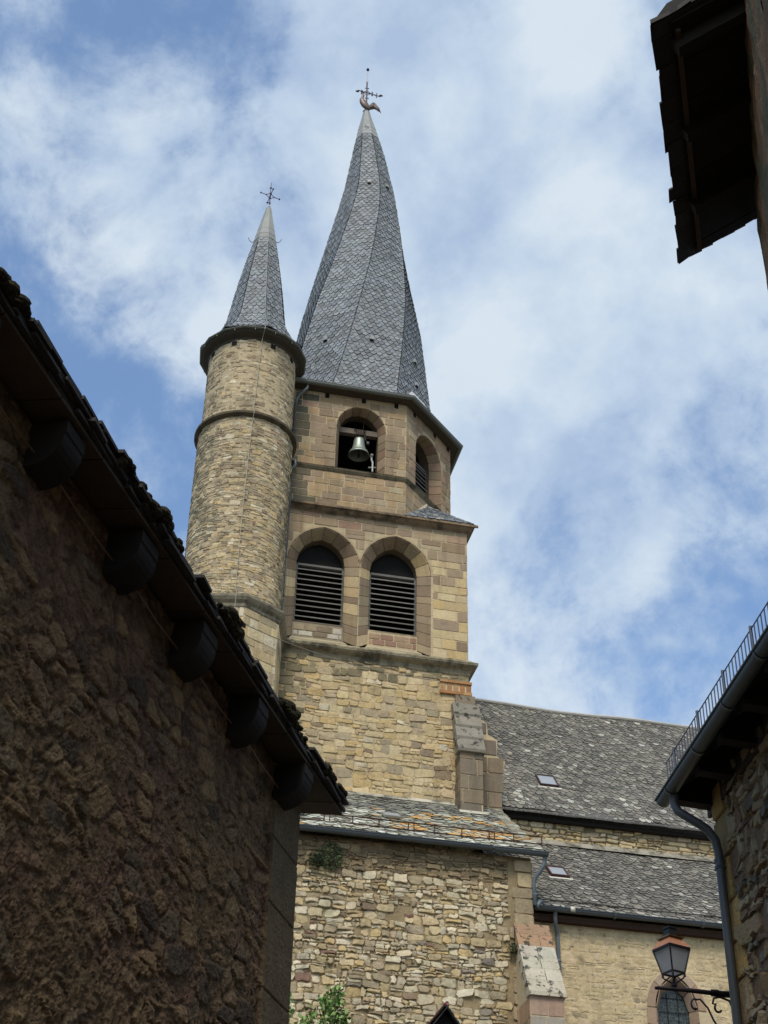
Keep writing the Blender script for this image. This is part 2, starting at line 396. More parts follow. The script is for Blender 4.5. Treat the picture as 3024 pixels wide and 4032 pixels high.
# ------------------------------------------------------------------ slates
def slates(mb, FL, FR, rows, pal, w=.2, over=1.75, lift=.02, thick=.012, round_=.5, jw=.15, jy=.12, base=None, skip=None, jit=0, lip=None):
    """rows of lapped slates between two edge curves FL(t), FR(t), t = 0 at the eaves .. 1 at the top"""
    for j in range(rows):
        t0 = j/rows; t1 = min(1.0, (j+over)/rows)
        L0, R0, L1, R1 = Vector(FL(t0)), Vector(FR(t0)), Vector(FL(t1)), Vector(FR(t1))
        if (R0-L0).length < .02: continue
        across = (R0-L0); up_ = (L1+R1)/2-(L0+R0)/2; Nn = across.cross(up_).normalized()
        rowh = up_.length/over if t1 < 1 else up_.length/max(1e-3, (t1-t0)*rows)
        wid = across.length; n = max(1, round(wid/w)); edges = [0.0]
        off = .5 if j % 2 else 0
        for k in range(n+1):
            e = (k+off+(U(-jw, jw) if k else 0))/n
            if 0.02 < e < .985: edges.append(e)
        edges.append(1.0)
        for a, b in zip(edges[:-1], edges[1:]):
            if skip and skip((a+b)/2, t0): continue
            c = pal((a+b)/2, t0); dy = U(-jy, jy)*rowh; lf = lift*U(.7, 1.4)
            def pt(s, y, l): # y: 0 bottom .. 1 top of this slate
                p0 = L0.lerp(R0, s); p1 = L1.lerp(R1, s)
                return p0.lerp(p1, y)+up_.normalized()*(dy*(1-y))+Nn*l
            ww = (b-a)*wid; rd = min(round_*ww, rowh*.7)/max(up_.length, 1e-6)
            g = min(.004/wid, (b-a)*.1)
            a2, b2 = a+g, b-g; m = (a2+b2)/2
            prof = [(a2, rd), (lerp(a2, b2, .16), rd*.30), (lerp(a2, b2, .34), rd*.05), (m, 0), (lerp(a2, b2, .66), rd*.05), (lerp(a2, b2, .84), rd*.30), (b2, rd)]
            if jit: prof = [(s, y+U(-jit, jit)*.12) for s, y in prof]
            bot = [pt(s, y, lf) for s, y in prof]; low = [pt(s, y, lf-thick) for s, y in prof]
            top = [pt(b2, 1, .002), pt(a2, 1, .002)]
            mb.poly(bot+top, c)
            mb.quadstrip(bot, low, lip or tuple(x*.6 for x in c))
    if base:
        for j in range(rows):
            mb.poly([FL(j/rows), FR(j/rows), FR((j+1)/rows), FL((j+1)/rows)], base)
def pal_spire(s, t): return vary(random.choice([sl(130, 135, 137), sl(125, 130, 132), sl(138, 142, 143), sl(128, 132, 133), sl(116, 120, 123), sl(108, 111, 111)]), .12)
def pal_nave(s, t):
    e = max(0, .18-t)*6
    return vary(choose((sl(110, 106, 97), 4), (sl(92, 89, 82), 3), (sl(126, 121, 110), 2.5), (sl(146, 143, 132), .5+e), (sl(168, 166, 154), .10+e*.8)), .17)
def pal_lich(s, t):
    n_ = nz(s*9, t*4, 41)+.5*nz(s*22, t*9, 43)
    if t > .62+.16*n_: return vary(choose((sl(100, 99, 93), 5), (sl(124, 122, 112), 2)), .12)
    if s > .55 and n_ > .02 and .12 < t < .62: return vary(choose((sl(196, 152, 88), 4), (sl(176, 132, 74), 2), (sl(186, 180, 158), 3)), .12)
    return vary(choose((sl(172, 172, 156), 3+5*n_), (sl(140, 135, 118), 3.2), (sl(104, 99, 88), 2.6-n_), (sl(200, 200, 186), 1.6+3*n_), (sl(176, 134, 72), .15)), .12)

exec_parts = []

# ================================================================== frames
A_T = radians(11.6)
FT = Frame(2.22557, 34.0, A_T)          # tower: x right along its front, y into the church, z up; origin under its front right corner
def front(y=0): return (lambda a, b, d: Vector((a, y-d, b))), (lambda a: Vector((0, -1, 0)))
W = 5.8

# ------------------------------------------------------------------ ground
def ground():
    m, t, b = new_mat('ground_stone', .95)
    tcg = nd(t, 'ShaderNodeTexCoord'); v = nd(t, 'ShaderNodeTexVoronoi'); v.inputs['Scale'].default_value = 7
    t.links.new(tcg.outputs['Object'], v.inputs['Vector'])
    c = mixc(t, v.outputs['Distance'], sl(120, 112, 98), sl(78, 74, 66)); t.links.new(c, b.inputs['Base Color'])
    mb = MB(); n = 40; S = 1500
    mb.poly([(-S, -S, 0), (S, -S, 0), (S, S, 0), (-S, S, 0)], (.2, .2, .2))
    o = mb.build('ground', m); o['kind'] = 'structure'
    # paved street running to the church
    mb = MB(); mb.poly([(-5, -14, .004), (5, -14, .004), (5.5, 14, .004), (4, 27.5, .004), (-6, 27.5, .004), (-4, 12, .004)], (.2, .2, .2))
    m2, t, b = new_mat('street_cobbles', .9)
    tcg = nd(t, 'ShaderNodeTexCoord'); v = nd(t, 'ShaderNodeTexVoronoi', feature='DISTANCE_TO_EDGE'); v.inputs['Scale'].default_value = 8
    t.links.new(tcg.outputs['Object'], v.inputs['Vector'])
    c = ramp(t, v.outputs['Distance'], [(.02, sl(58, 54, 48)), (.12, sl(124, 116, 104))]); t.links.new(c, b.inputs['Base Color'])
    o = mb.build('street', m2); o['kind'] = 'structure'
ground()

# ================================================================== bell tower
def louvre_window(T, cx, hw, zb, zs, rise, y, nslat, pointed=True, M=None, rails=True, thr=.86):
    """frame + slats inside an opening; a function of (a, d, b) -> local"""
    M = M or (lambda a, d, b: Vector((a, y+d, b)))
    w = MB(); grey = sl(108, 106, 100)
    fr = MB()
    zt = zs+rise*.0
    for s in (-1, 1):
        fr.ext([M(cx+s*hw, 0, zb), M(cx+s*(hw-.05), 0, zb), M(cx+s*(hw-.05), 0, zt), M(cx+s*hw, 0, zt)], M(0, .06, 0)-M(0, 0, 0), grey)
    fr.ext([M(cx-hw, .0, zt-.06), M(cx+hw, .0, zt-.06), M(cx+hw, .0, zt), M(cx-hw, .0, zt)], M(0, .07, 0)-M(0, 0, 0), grey)
    fo = fr.build('window_frame', M_WOOD, T)
    dz = (zt-.06-zb)/nslat
    for k in range(nslat):
        z = zb+dz*(k+.1)+U(-.012, .012)
        c = vary(sl(112, 110, 104), .18); sag = U(-.008, .008)
        p = [M(cx-hw+.02, -.05, z), M(cx-hw+.02, .12, z+dz*.95), M(cx-hw+.02, .135, z+dz*.95-.0), M(cx-hw+.02, -.035, z-.022)]
        p = [M(cx-hw+.04, -.06, z+sag), M(cx-hw+.04, .14, z+dz*.9), M(cx-hw+.04, .14, z+dz*.9-.02), M(cx-hw+.04, -.06, z-.026+sag)]
        w.ext(p, M(2*hw-.08, 0, 0)-M(0, 0, 0), c)
    w.build('louvre_slats', M_WOOD, fo)
    return fo

def splay(mb, outer, inner, y0, y1, M3, pal, gap=.012, skip_bottom=True, step=2):
    """dressed blocks facing the splayed jambs and arch between the wall face and the recessed opening"""
    n = len(outer)
    mb.loft([[M3(x, y0, z) for x, z in outer], [M3(x, y1, z) for x, z in inner]], sl(112, 98, 78), False)
    # jamb blocks
    def blk(o0, o1, i0, i1):
        P = [Vector(M3(o0[0], y0, o0[1])), Vector(M3(o1[0], y0, o1[1])), Vector(M3(i1[0], y1, i1[1])), Vector(M3(i0[0], y1, i0[1]))]
        cen = sum(P, Vector())/4; Q = []
        for k in range(4):
            for nx in (P[k-1], P[(k+1) % 4]):
                Q.append(P[k].lerp(nx, .06)+(cen-P[k])*.03)
        Nn = (P[1]-P[0]).cross(P[3]-P[0]).normalized()
        mid = Vector(M3((o0[0]), y0-1, o0[1]))
        if Nn.dot(mid-cen) < 0: Nn = -Nn
        stone(mb, Q, Nn, .010, pal(o0[0], 22), .010, .001, -.004)
    for side in (0, 1):
        seq = list(range(n)) if side == 0 else list(range(n-1, -1, -1))
        ob, os_ = outer[seq[0]], outer[seq[1]]; ib, is_ = inner[seq[0]], inner[seq[1]]
        H = os_[1]-ob[1]; m = max(2, round(H/.29)); ts = [0]
        for k in range(1, m): ts.append((k+U(-.18, .18))/m)
        ts.append(1)
        for a, b in zip(ts[:-1], ts[1:]):
            L2 = lambda p, q, t: (lerp(p[0], q[0], t), lerp(p[1], q[1], t))
            blk(L2(ob, os_, a), L2(ob, os_, b), L2(ib, is_, a), L2(ib, is_, b))
    k = 1
    while k < n-2:
        k2 = min(k+step, n-2)
        blk(outer[k], outer[k2], inner[k], inner[k2]); k = k2

def oct_corners(c, a, phi0=22.5, n=8):   # apothem a -> corner list; face k lies between corner k and k+1
    r = a/cos(pi/n)
    return [(c[0]+r*sin(radians(phi0+360/n*k)), c[1]-r*cos(radians(phi0+360/n*k))) for k in range(n)]

def bell_tower():
    T = thing('bell_tower', 'tall square stone bell tower with octagonal belfry and twisted slate spire', 'bell tower', FT, (-2.9, 2.9, 0))
    OFF = (-2.9, 2.9, 0)
    def B(mb, name, mat, parent=T, smooth=False): return mb.build(name, mat, parent, smooth, OFF)
    # ---- stage 1, rubble
    mb = MB(); M, Nf = front(0)
    mb.box(-W, 0, 0, W, 0, 20.6, MORTAR)
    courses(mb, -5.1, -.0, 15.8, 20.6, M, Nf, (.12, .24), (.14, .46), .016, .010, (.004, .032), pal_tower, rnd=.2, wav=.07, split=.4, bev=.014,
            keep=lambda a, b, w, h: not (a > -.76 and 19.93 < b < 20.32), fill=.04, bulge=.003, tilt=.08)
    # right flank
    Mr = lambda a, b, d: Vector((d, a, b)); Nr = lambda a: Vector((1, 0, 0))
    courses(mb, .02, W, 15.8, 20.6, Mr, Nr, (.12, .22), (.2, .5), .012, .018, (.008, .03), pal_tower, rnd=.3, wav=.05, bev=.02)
    lower = B(mb, 'rubble_base', M_RUB)
    # orange brick band round the corner
    mb = MB(); ob = [sl(174, 134, 92), sl(184, 144, 100), sl(166, 122, 82)]
    for z, h in ((19.95, .085), (20.26, .075)):
        mb.box(-.75, .07, -.07, .5, z, z+h, ob[0])
        for k in range(4): mb.box(-.745+k*.2, -.745+k*.2+.19, -.076, -.05, z+.004, z+h-.004, vary(random.choice(ob), .1))
    for k in range(5):
        mb.box(-.73+k*.165, -.73+k*.165+.125, -.045, .1, 20.035, 20.26, vary(random.choice(ob), .14))
    mb.box(-.74, .03, -.03, .45, 20.035, 20.26, sl(204, 190, 158))
    B(mb, 'brick_band', M_ASH)
    # ---- moulding 1
    mb = MB(); path = [(-W, 0), (0, 0), (0, W), (-W, W)]
    sweep(mb, path[:3], [(0, 20.50), (.03, 20.54), (.06, 20.66), (.17, 20.72), (.205, 20.76), (.21, 20.83), (.0, 20.97)], sl(142, 132, 108))
    for k in range(9): # separate moulding stones, slightly uneven
        a = -5.1+k*.58
        mb.ext([(a, -.0, 20.985), (a, -.19, 20.845+U(0, .01)), (a, -.215, 20.80)], (.5+U(0, .05), 0, 0), vary(sl(158, 148, 120), .14))
    B(mb, 'string_course', M_CORN)
    # ---- stage 2, ashlar with two pointed windows
    mb = MB(); M, Nf = front(0)
    w1o = dict(cx=-3.835, hw=.945, zb=20.97, zs=23.35, rise=1.10); w2o = dict(cx=-1.925, hw=.945, zb=20.97, zs=23.37, rise=1.11)
    w1i = dict(cx=-3.85, hw=.635, zb=21.30, zs=23.52, rise=.76); w2i = dict(cx=-1.91, hw=.63, zb=21.30, zs=23.52, rise=.78)
    outer = [(-W, 20.6), (0, 20.6), (0, 25.0), (-W, 25.0)]
    hs = [arch_pts(**w1o, n=8), arch_pts(**w2o, n=8)]
    hs2 = [[(x*.999+(.001 if 0 else 0), z) for x, z in h] for h in hs]
    mb.holed(outer, hs, lambda a, b, d: Vector((a, 0, b)), MORTAR)
    mb.quadstrip([(0, 0, 20.6), (0, W, 20.6), (-W, W, 20.6), (-W, 0, 20.6)], [(0, 0, 25), (0, W, 25), (-W, W, 25), (-W, 0, 25)], MORTAR)
    mb.poly([(0, 0, 24.99), (0, W, 24.99), (-W, W, 24.99), (-W, 0, 24.99)], MORTAR)
    mb.poly([(-.5, .8, 20.9), (-.5, W, 20.9), (-W, W, 20.9), (-W, .8, 20.9)], sl(40, 36, 32))
    def keep(a, b, w, h):
        for q in (w1o, w2o):
            for s in (-.75, 0, .75):
                if inside_arch(a+s*w, b-h*.5, m=.03, **q): return False
        return True
    courses(mb, -4.95, 0, 20.97, 24.98, M, Nf, (.22, .33), (.3, .72), .006, .02, (.004, .016), pal_ash, None, clip=arch_clip(w1o, w2o, m=.05), rnd=.07, wav=.02, bev=.014, split=.12, bulge=.001)
    courses(mb, .0, W, 20.97, 24.98, Mr, Nr, (.22, .33), (.3, .7), .006, .02, (.004, .014), pal_ash, rnd=.07, wav=.02, bev=.014, bulge=.001)
    # ring of small stones closing gap round the arches
    M3 = lambda a, y, b: Vector((a, y, b))
    pj = lambda a, b: vary(random.choice(choose((BRN, 8), (YEL, .9 if a > -2 else 1.3), (GRB, 2))), .1)
    for o_, i_ in ((w1o, w1i), (w2o, w2i)):
        splay(mb, arch_pts(**o_, n=8), arch_pts(**i_, n=8), 0, .36, M3, pj, step=2)
        ring_o = arch_pts(o_['cx'], o_['hw']+.05, o_['zs'], o_['zs'], o_['rise']+.055, n=8); ring_i = arch_pts(o_['cx'], o_['hw'], o_['zs'], o_['zs'], o_['rise'], n=8)
        mb.loft([[(x, -.011, z) for x, z in ring_o], [(x, -.011, z) for x, z in ring_i]], sl(176, 156, 124), False)
        i2 = arch_pts(**i_, n=8); mb.loft([[(x, .36, z) for x, z in i2], [(x, .62, z) for x, z in i2]], sl(110, 98, 80), False)
    upper = B(mb, 'ashlar_stage', M_ASH)
    # sills and infill under windows
    mb = MB()
    for (i_, kind) in ((w1i, 0), (w2i, 1)):
        x0, x1 = i_['cx']-i_['hw'], i_['cx']+i_['hw']
        mb.box(x0-.02, x1+.02, .30, .6, 21.0, 21.70, MORTAR if kind else sl(150, 140, 116))
        mb.ext([(x0-.24, 0, 20.96), (x1+.25, 0, 20.96), (x1+.02, .32, 21.2), (x0-.02, .32, 21.2)], (0, 0, -.06), vary(sl(184, 168, 136), .05))
        mb.ext([(x0-.1, .12, 21.09), (x1+.1, .12, 21.09), (x1+.02, .33, 21.26), (x0-.02, .33, 21.26)], (0, 0, -.08), vary(sl(170, 156, 126), .05))
        Mw, Nw = front(.30)
        pp = (lambda a, b: vary(random.choice([sl(166, 148, 120), sl(196, 186, 168), sl(140, 122, 100)]), .1)) if kind == 0 else (lambda a, b: vary(random.choice([sl(150, 118, 98), sl(142, 110, 92), sl(162, 136, 110)]), .1))
        courses(mb, x0, x1, 21.28, 21.62, Mw, Nw, (.13, .17), (.28, .42), .006, .022, (.006, .014), pp, rnd=.1, bev=.01)
    B(mb, 'window_sill_course', M_ASH, upper)
    for i_, n_ in ((w1i, 11), (w2i, 11)):
        q = dict(i_); q['zb'] = 21.72
        fo = louvre_window(T, q['cx']-OFF[0], q['hw'], q['zb'], q['zs'], q['rise'], .42-OFF[1], n_)
        m2 = MB(); m2.box(q['cx']-q['hw']-.07, q['cx']+q['hw']+.07, .3, .5, 21.66, 21.70, sl(112, 92, 78)); m2.build('sill', M_WOOD, fo, False, OFF)
        # dark boarded tympanum
        m3 = MB(); a_ = arch_pts(q['cx'], q['hw'], q['zs']-.02, q['zs'], q['rise'], n=8); m3.poly([(x, .60, z) for x, z in a_], sl(30, 28, 26)); m3.build('tympanum_board', M_WOOD, fo, False, OFF)
    # ---- moulding 2 with thin slate edge
    mb = MB()
    sweep(mb, path[:3], [(0, 24.86), (.04, 24.90), (.09, 24.93), (.15, 24.99), (.19, 25.0), (.195, 25.07), (0, 25.10)], sl(132, 114, 92))
    for k in range(8):
        a = -5.0+k*.66
        mb.box(a, a+.655, -.197, -.15, 25.004, 25.066, vary(sl(138, 118, 94), .15))
    B(mb, 'eaves_moulding', M_CORN)
    # ---- octagonal belfry
    C0 = (-2.9, 2.9); oc = oct_corners(C0, 2.9, -22.5)   # corner 0: left front, 1: right front ...
    oc_b = list(oc); oc_b[0] = (-5.6, 0); oc_b[7] = (-5.6, 2.0)  # the left side runs on behind the stair turret
    mb = MB(); Zb, Zt = 25.0, 29.05
    bw_o = dict(cx=-2.97, hw=.70, zb=26.46, zs=27.88, rise=.78); bw_i = dict(cx=-2.98, hw=.555, zb=26.44, zs=27.98, rise=.62)
    def wallface(k, win):
        p, q = Vector(oc_b[k]), Vector(oc_b[(k+1) % 8]); d = (q-p); Lg = d.length; d.normalize(); nn = Vector((d.y, -d.x))
        Mx = lambda a, b, dd: Vector((p.x+d.x*a+nn.x*dd, p.y+d.y*a+nn.y*dd, b)); Nx = lambda a: Vector((nn.x, nn.y, 0))
        M3 = lambda a, y, b: Mx(a, b, -y)
        out_ = [(0, Zb), (Lg, Zb), (Lg, Zt), (0, Zt)]
        if win:
            wo, wi = win; mb.holed(out_, [arch_pts(**wo, n=8, pointed=False)], Mx, MORTAR)
            def keep(a, b, w, h):
                return not any(inside_arch(a+s*w, b-h*.4, m=.04, **wo) for s in (-.8, 0, .8)) and not (abs(a-wo['cx']) < wo['hw']-.05+w and 26.3 < b-h*.3 < 27.9)
        else: mb.poly([Mx(a, b, 0) for a, b in out_], MORTAR); keep = None
        if k in (0, 1, 2, 7):
            a0 = .75 if k == 0 else 0
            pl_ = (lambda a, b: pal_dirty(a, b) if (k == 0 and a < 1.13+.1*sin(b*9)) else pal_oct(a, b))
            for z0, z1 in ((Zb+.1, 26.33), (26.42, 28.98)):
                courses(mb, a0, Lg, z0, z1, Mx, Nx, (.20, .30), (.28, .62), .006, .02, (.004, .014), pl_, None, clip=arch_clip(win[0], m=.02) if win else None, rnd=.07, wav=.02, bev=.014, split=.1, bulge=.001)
        if win:
            po = lambda a, b: vary(random.choice(choose((BRN, 6), (PNK, 1.2))), .1)
            splay(mb, arch_pts(**wo, n=8, pointed=False), arch_pts(**wi, n=8, pointed=False), 0, .34, M3, po, step=2)
            i2 = arch_pts(**wi, n=8, pointed=False); mb.loft([[M3(x, .34, z) for x, z in i2], [M3(x, .6, z) for x, z in i2]], sl(96, 84, 68), False)
            # jamb stones along the wall face beside the opening
            for s in (-1, 1):
                z = 26.44
                while z < 27.75:
                    h = U(.22, .32); ww = U(.18, .42)
                    x0 = wo['cx']+s*(wo['hw']+.01); x1 = x0+s*ww; a_, b_ = min(x0, x1), max(x0, x1)
                    if 0.75 < a_ or k != 0:
                        P = [Mx(x, y, 0) for x, y in outline(a_, b_, z+.01, z+.01, z+h-.01, z+h-.01, .07, .004)]
                        stone(mb, P, Nx(0), .018, po(0, 0), .014, .001)
                    z += h
        return Mx, M3, nn, Lg
    dg = dict(cx=1.2, hw=.70, zb=26.46, zs=27.85, rise=.75); dgi = dict(cx=1.2, hw=.56, zb=26.44, zs=27.93, rise=.62)
    fo_ = dict(bw_o); fo_['cx'] = bw_o['cx']-oc_b[0][0]; fi_ = dict(bw_i); fi_['cx'] = bw_i['cx']-oc_b[0][0]
    res = {}
    for k in range(8):
        res[k] = wallface(k, (fo_, fi_) if k == 0 else ((dg, dgi) if k in (1, 3, 5) else None))
    mb.poly([(x, y, 26.2) for x, y in oc_b], sl(30, 28, 25)); mb.poly([(x, y, 29.0) for x, y in oc_b], sl(36, 32, 28))
    bel = B(mb, 'belfry_wall', M_ASH)
    for k in (1, 3, 5):
        Mx = res[k][0]
        louvre_window(T, dgi['cx'], dgi['hw'], 26.5, 27.93, .62, 0, 10, M=lambda a, d, b, Mx=Mx: Mx(a, b, -.42-d)-Vector(OFF))
    # string under the belfry openings
    mb = MB(); loop = [oc_b[0], oc_b[1], oc_b[2], oc_b[3], oc_b[4]]
    sweep(mb, loop, [(0, 26.26), (.03, 26.29), (.07, 26.35), (.085, 26.39), (0, 26.44)], sl(122, 112, 90))
    for k in range(9): mb.ext([(-4.9+k*.36, -.09, 26.395), (-4.9+k*.36, -.0, 26.45), (-4.9+k*.36, 0, 26.40)], (.34, 0, 0), vary(sl(150, 134, 100), .2))
    B(mb, 'sill_band', M_CORN, bel)
    # pale mortar flashing where the belfry meets the square stage
    mb = MB(); fl = sl(214, 202, 172)
    mb.ext([(-4.95, 0, 25.10), (-4.95, -.06, 25.09), (-4.95, 0, 25.16)], (3.2, 0, 0), fl)
    c1 = Vector((*oc[1], 0)); dgd = (Vector((*oc[2], 0))-c1).normalized(); dgn = Vector((dgd.y, -dgd.x, 0))
    a_ = c1+Vector((0, 0, 25.1)); b_ = c1+dgd*1.05+Vector((0, 0, 26.2))
    mb.ext([a_+dgn*.02, b_+dgn*.02, b_+dgn*.02+Vector((0, 0, -.09)), a_+dgn*.1+Vector((0, 0, -.04))], dgn*.03, fl)
    B(mb, 'flashing', M_PLAST, bel)
    # corner roof (broach) of slates at the front right, and back right
    mb = MB()
    apex = Vector((-.86, .86, 26.22)); e0 = Vector((-1.78, -.2, 25.07)); e1 = Vector((.2, -.2, 25.07)); e2 = Vector((.2, 1.78, 25.07))
    slates(mb, lambda t: e0.lerp(apex, t), lambda t: e1.lerp(apex, t), 11, lambda s, t: vary(choose((sl(120, 124, 126), 3), (sl(100, 104, 110), 2), (sl(156, 152, 138), 1)), .15), w=.17, lift=.018, base=sl(50, 50, 50), jw=.3)
    slates(mb, lambda t: e1.lerp(apex, t), lambda t: e2.lerp(apex, t), 11, lambda s, t: vary(sl(110, 112, 112), .15), w=.17, lift=.018, base=sl(50, 50, 50), jw=.3)
    B(mb, 'corner_roof', M_LAUZE)
    # ---- eaves: soffit, gutter
    mb = MB(); lp = [oc_b[0], oc_b[1], oc_b[2], oc_b[3], oc_b[4], oc_b[5]]
    sweep(mb, lp, [(0, 28.95), (.02, 28.97), (.25, 29.0), (.28, 29.06), (.26, 29.12), (0, 29.3)], sl(76, 68, 56))
    for k in (1.58, 2.62, 3.55): # beam holes under the eaves
        mb.box(oc_b[0][0]+k, oc_b[0][0]+k+.11, -.022, .05, 28.80, 28.95, sl(10, 9, 8))
    for a in (.35, 1.45, 2.2):
        mb.ext([res[1][0](a, 28.82, .020), res[1][0](a+.1, 28.82, .020), res[1][0](a+.1, 28.95, .020), res[1][0](a, 28.95, .020)], Vector((res[1][2].x, res[1][2].y, 0))*.01, sl(10, 9, 8))
    B(mb, 'soffit', M_WOOD, bel)
    mb = MB(); gp = [(.25+.075*cos(t)+.03, 29.05+.075*sin(t)) for t in [pi+pi*k/7 for k in range(8)]]+[(.365, 29.075)]
    sweep(mb, lp, gp, sl(104, 106, 98))
    B(mb, 'gutter', M_ZINC, bel)
    # ---- twisted spire
    zr = [29.2, 29.7, 30.3, 32, 34, 36, 38, 40, 42, 43, 44.35]; rad = [2.78, 2.52, 2.34, 2.13, 1.90, 1.56, 1.22, .89, .57, .38, .07]
    zt_ = [29.2, 30, 32, 34, 36, 37.5, 39, 40, 41.5, 42.7, 44.4]; ph = [-24, -25, -17.5, -10, -2, 4, 11, 13, 11, 8, 8]
    zx = [29.2, 30, 34, 36, 38, 40, 42, 43, 44.3]; xx = [-2.82, -2.68, -2.59, -2.54, -2.50, -2.47, -2.53, -2.59, -2.66]
    def ip(x, X, Y):
        for a in range(len(X)-1):
            if x <= X[a+1]: t = (x-X[a])/(X[a+1]-X[a]); return Y[a]+(Y[a+1]-Y[a])*max(0, t)
        return Y[-1]
    def smooth_ip(x, X, Y): return (ip(x-.35, X, Y)+2*ip(x, X, Y)+ip(x+.35, X, Y))/4 if x > 29.6 else ip(x, X, Y)
    def corner(k, z):
        r = smooth_ip(z, zr, rad); p = radians(smooth_ip(z, zt_, ph)+45*k); x = smooth_ip(z, zx, xx)
        return Vector((x+r*sin(p), 2.9-r*cos(p), z))
    mb = MB(); Z0, Z1 = 29.2, 43.0
    # row heights follow the slope so that slates keep their size
    zz = lambda t: Z0+(Z1-Z0)*t
    vent = {}
    for k in range(8):
        slates(mb, lambda t, k=k: corner(k, zz(t)), lambda t, k=k: corner(k+1, zz(t)), 112, pal_spire, w=.18, lift=.022, thick=.018, jw=.06, jy=.06, round_=.52, base=sl(40, 42, 46), lip=sl(44, 48, 52))
    B(mb, 'spire_slates', M_SLATE)
    mb = MB(); # metal cap over the tip with two skirts
    capc = sl(150, 150, 146)
    for za, zb_, g in ((42.86, 43.12, .022), (43.08, 43.34, .030), (43.30, 44.36, .038)):
        rings = []
        for z in [za+(zb_-za)*q/4 for q in range(5)]:
            rings.append([corner(k, z)+(corner(k, z)-Vector((smooth_ip(z, zx, xx), 2.9, z))).normalized()*g for k in range(8)])
        mb.loft(rings, vary(capc, .06), True, True)
    B(mb, 'spire_cap', M_SLATE)
    mb = MB()
    mb.tube([corner(0, 43.2), corner(0, 43.2)+Vector((-.12, -.03, -.0)), corner(0, 43.2)+Vector((-.2, -.04, .1)), corner(0, 43.2)+Vector((-.22, -.04, .2))], .012, sl(120, 120, 116), 6)
    B(mb, 'ladder_hook', M_IRON)
    for (k, z, s) in ((7, 32.1, .5), (0, 32.0, .42), (1, 32.0, .5), (7, 39.9, .5), (0, 40.0, .5), (1, 39.8, .5), (1, 31.0, .55)):
        p = corner(k, z).lerp(corner(k+1, z), s); q = corner(k, z+.1).lerp(corner(k+1, z+.1), s)
        a = (corner(k+1, z)-corner(k, z)).normalized(); n_ = a.cross(q-p).normalized(); u_ = (q-p).normalized()
        mb = MB(); mb.ext([p-a*.07+n_*.02, p+a*.07+n_*.02, p+a*.05+u_*.16+n_*.02, p-a*.05+u_*.16+n_*.02], n_*.05, sl(150, 150, 146)); mb.ext([p-a*.05-u_*.02+n_*.02, p+a*.05-u_*.02+n_*.02, p+a*.05+u_*.02+n_*.02, p-a*.05+u_*.02+n_*.02], n_*.052, sl(20, 20, 20)); B(mb, 'roof_vent', M_PLAST)
    mb = MB(); Mx = res[1][0]
    for k in range(3):
        mb.ext([Mx(.12+k*.22, 29.12, .2), Mx(.31+k*.22, 29.12, .2), Mx(.31+k*.22, 29.5, .0), Mx(.12+k*.22, 29.5, .0)], Vector((res[1][2].x, res[1][2].y, .3))*.1, vary(sl(206, 208, 206), .05))
    B(mb, 'white_flashing', M_PLAST, bel)
    # ---- buttresses at the front right corner
    mb = MB(); M, Nf = front(-.55)
    gb = [sl(128, 116, 98), sl(116, 106, 92), sl(138, 122, 100)]
    mb.ext([(-.37, 0, 16), (-.37, -.53, 16), (-.37, -.53, 18.25), (-.37, 0, 19.75)], (.54, 0, 0), MORTAR)
    courses(mb, -.39, .19, 16.4, 18.17, lambda a, b, d: Vector((a, -.54-d, b)), Nf, (.36, .44), (.4, .7), .004, .018, (.004, .012), lambda a, b: vary(random.choice(gb), .1), rnd=.06, bev=.012, bulge=.001)
    courses(mb, .03, .53, 16.4, 18.17, lambda a, b, d: Vector((-.375-d, -a, b)), lambda a: Vector((-1, 0, 0)), (.36, .44), (.3, .5), .004, .018, (.004, .012), lambda a, b: vary(random.choice(gb), .1), rnd=.06, bev=.012, bulge=.001)
    courses(mb, .03, .53, 16.4, 18.17, lambda a, b, d: Vector((.175+d, -a, b)), lambda a: Vector((1, 0, 0)), (.36, .44), (.3, .5), .004, .018, (.004, .012), lambda a, b: vary(random.choice(gb), .1), rnd=.06, bev=.012, bulge=.001)
    bo = B(mb, 'front_buttress', M_ASH); bo['label'] = 'brown stone buttress on the front corner of the tower'
    mb = MB()
    for k in range(4):
        t0, t1 = k/4, (k+1)/4
        y0, z0 = lerp(-.62, -.12, t0), lerp(18.22, 19.72, t0); y1, z1 = lerp(-.62, -.12, t1)+.02, lerp(18.22, 19.72, t1)
        e = U(0, .03)
        mb.ext([(-.43-e, y0, z0-.07), (-.43-e, y0-.015, z0), (-.43-e, y1, z1-.02), (-.43-e, y1+.2, z1-.1), (-.43-e, y0+.3, z0-.08)], (.66+e, 0, 0), vary(sl(132, 126, 112), .1))
    mb.box(-.36, .14, -.09, .0, 19.7, 19.93, sl(138, 124, 104))
    B(mb, 'buttress_cap', M_CAP, bo)
    mb = MB()   # side buttress, its sloping back seen against the nave roof
    prof = [(-.0, 15.9), (.80, 15.9), (.80, 17.55), (.86, 18.05), (.90, 18.30), (.70, 18.42), (.72, 18.86), (.48, 18.98), (.46, 19.3), (.26, 19.4), (.16, 19.75), (0, 19.8)]
    mb.ext([(x, .02, z) for x, z in prof], (0, .8, 0), MORTAR)
    rows_ = [(16.0, 16.5, .02, .80), (16.5, 17.05, .02, .80), (17.05, 17.45, .02, .80), (17.45, 17.95, .02, .84), (17.95, 18.38, .02, .86), (18.42, 18.84, .02, .69), (18.98, 19.3, .02, .44), (19.42, 19.72, .02, .16)]
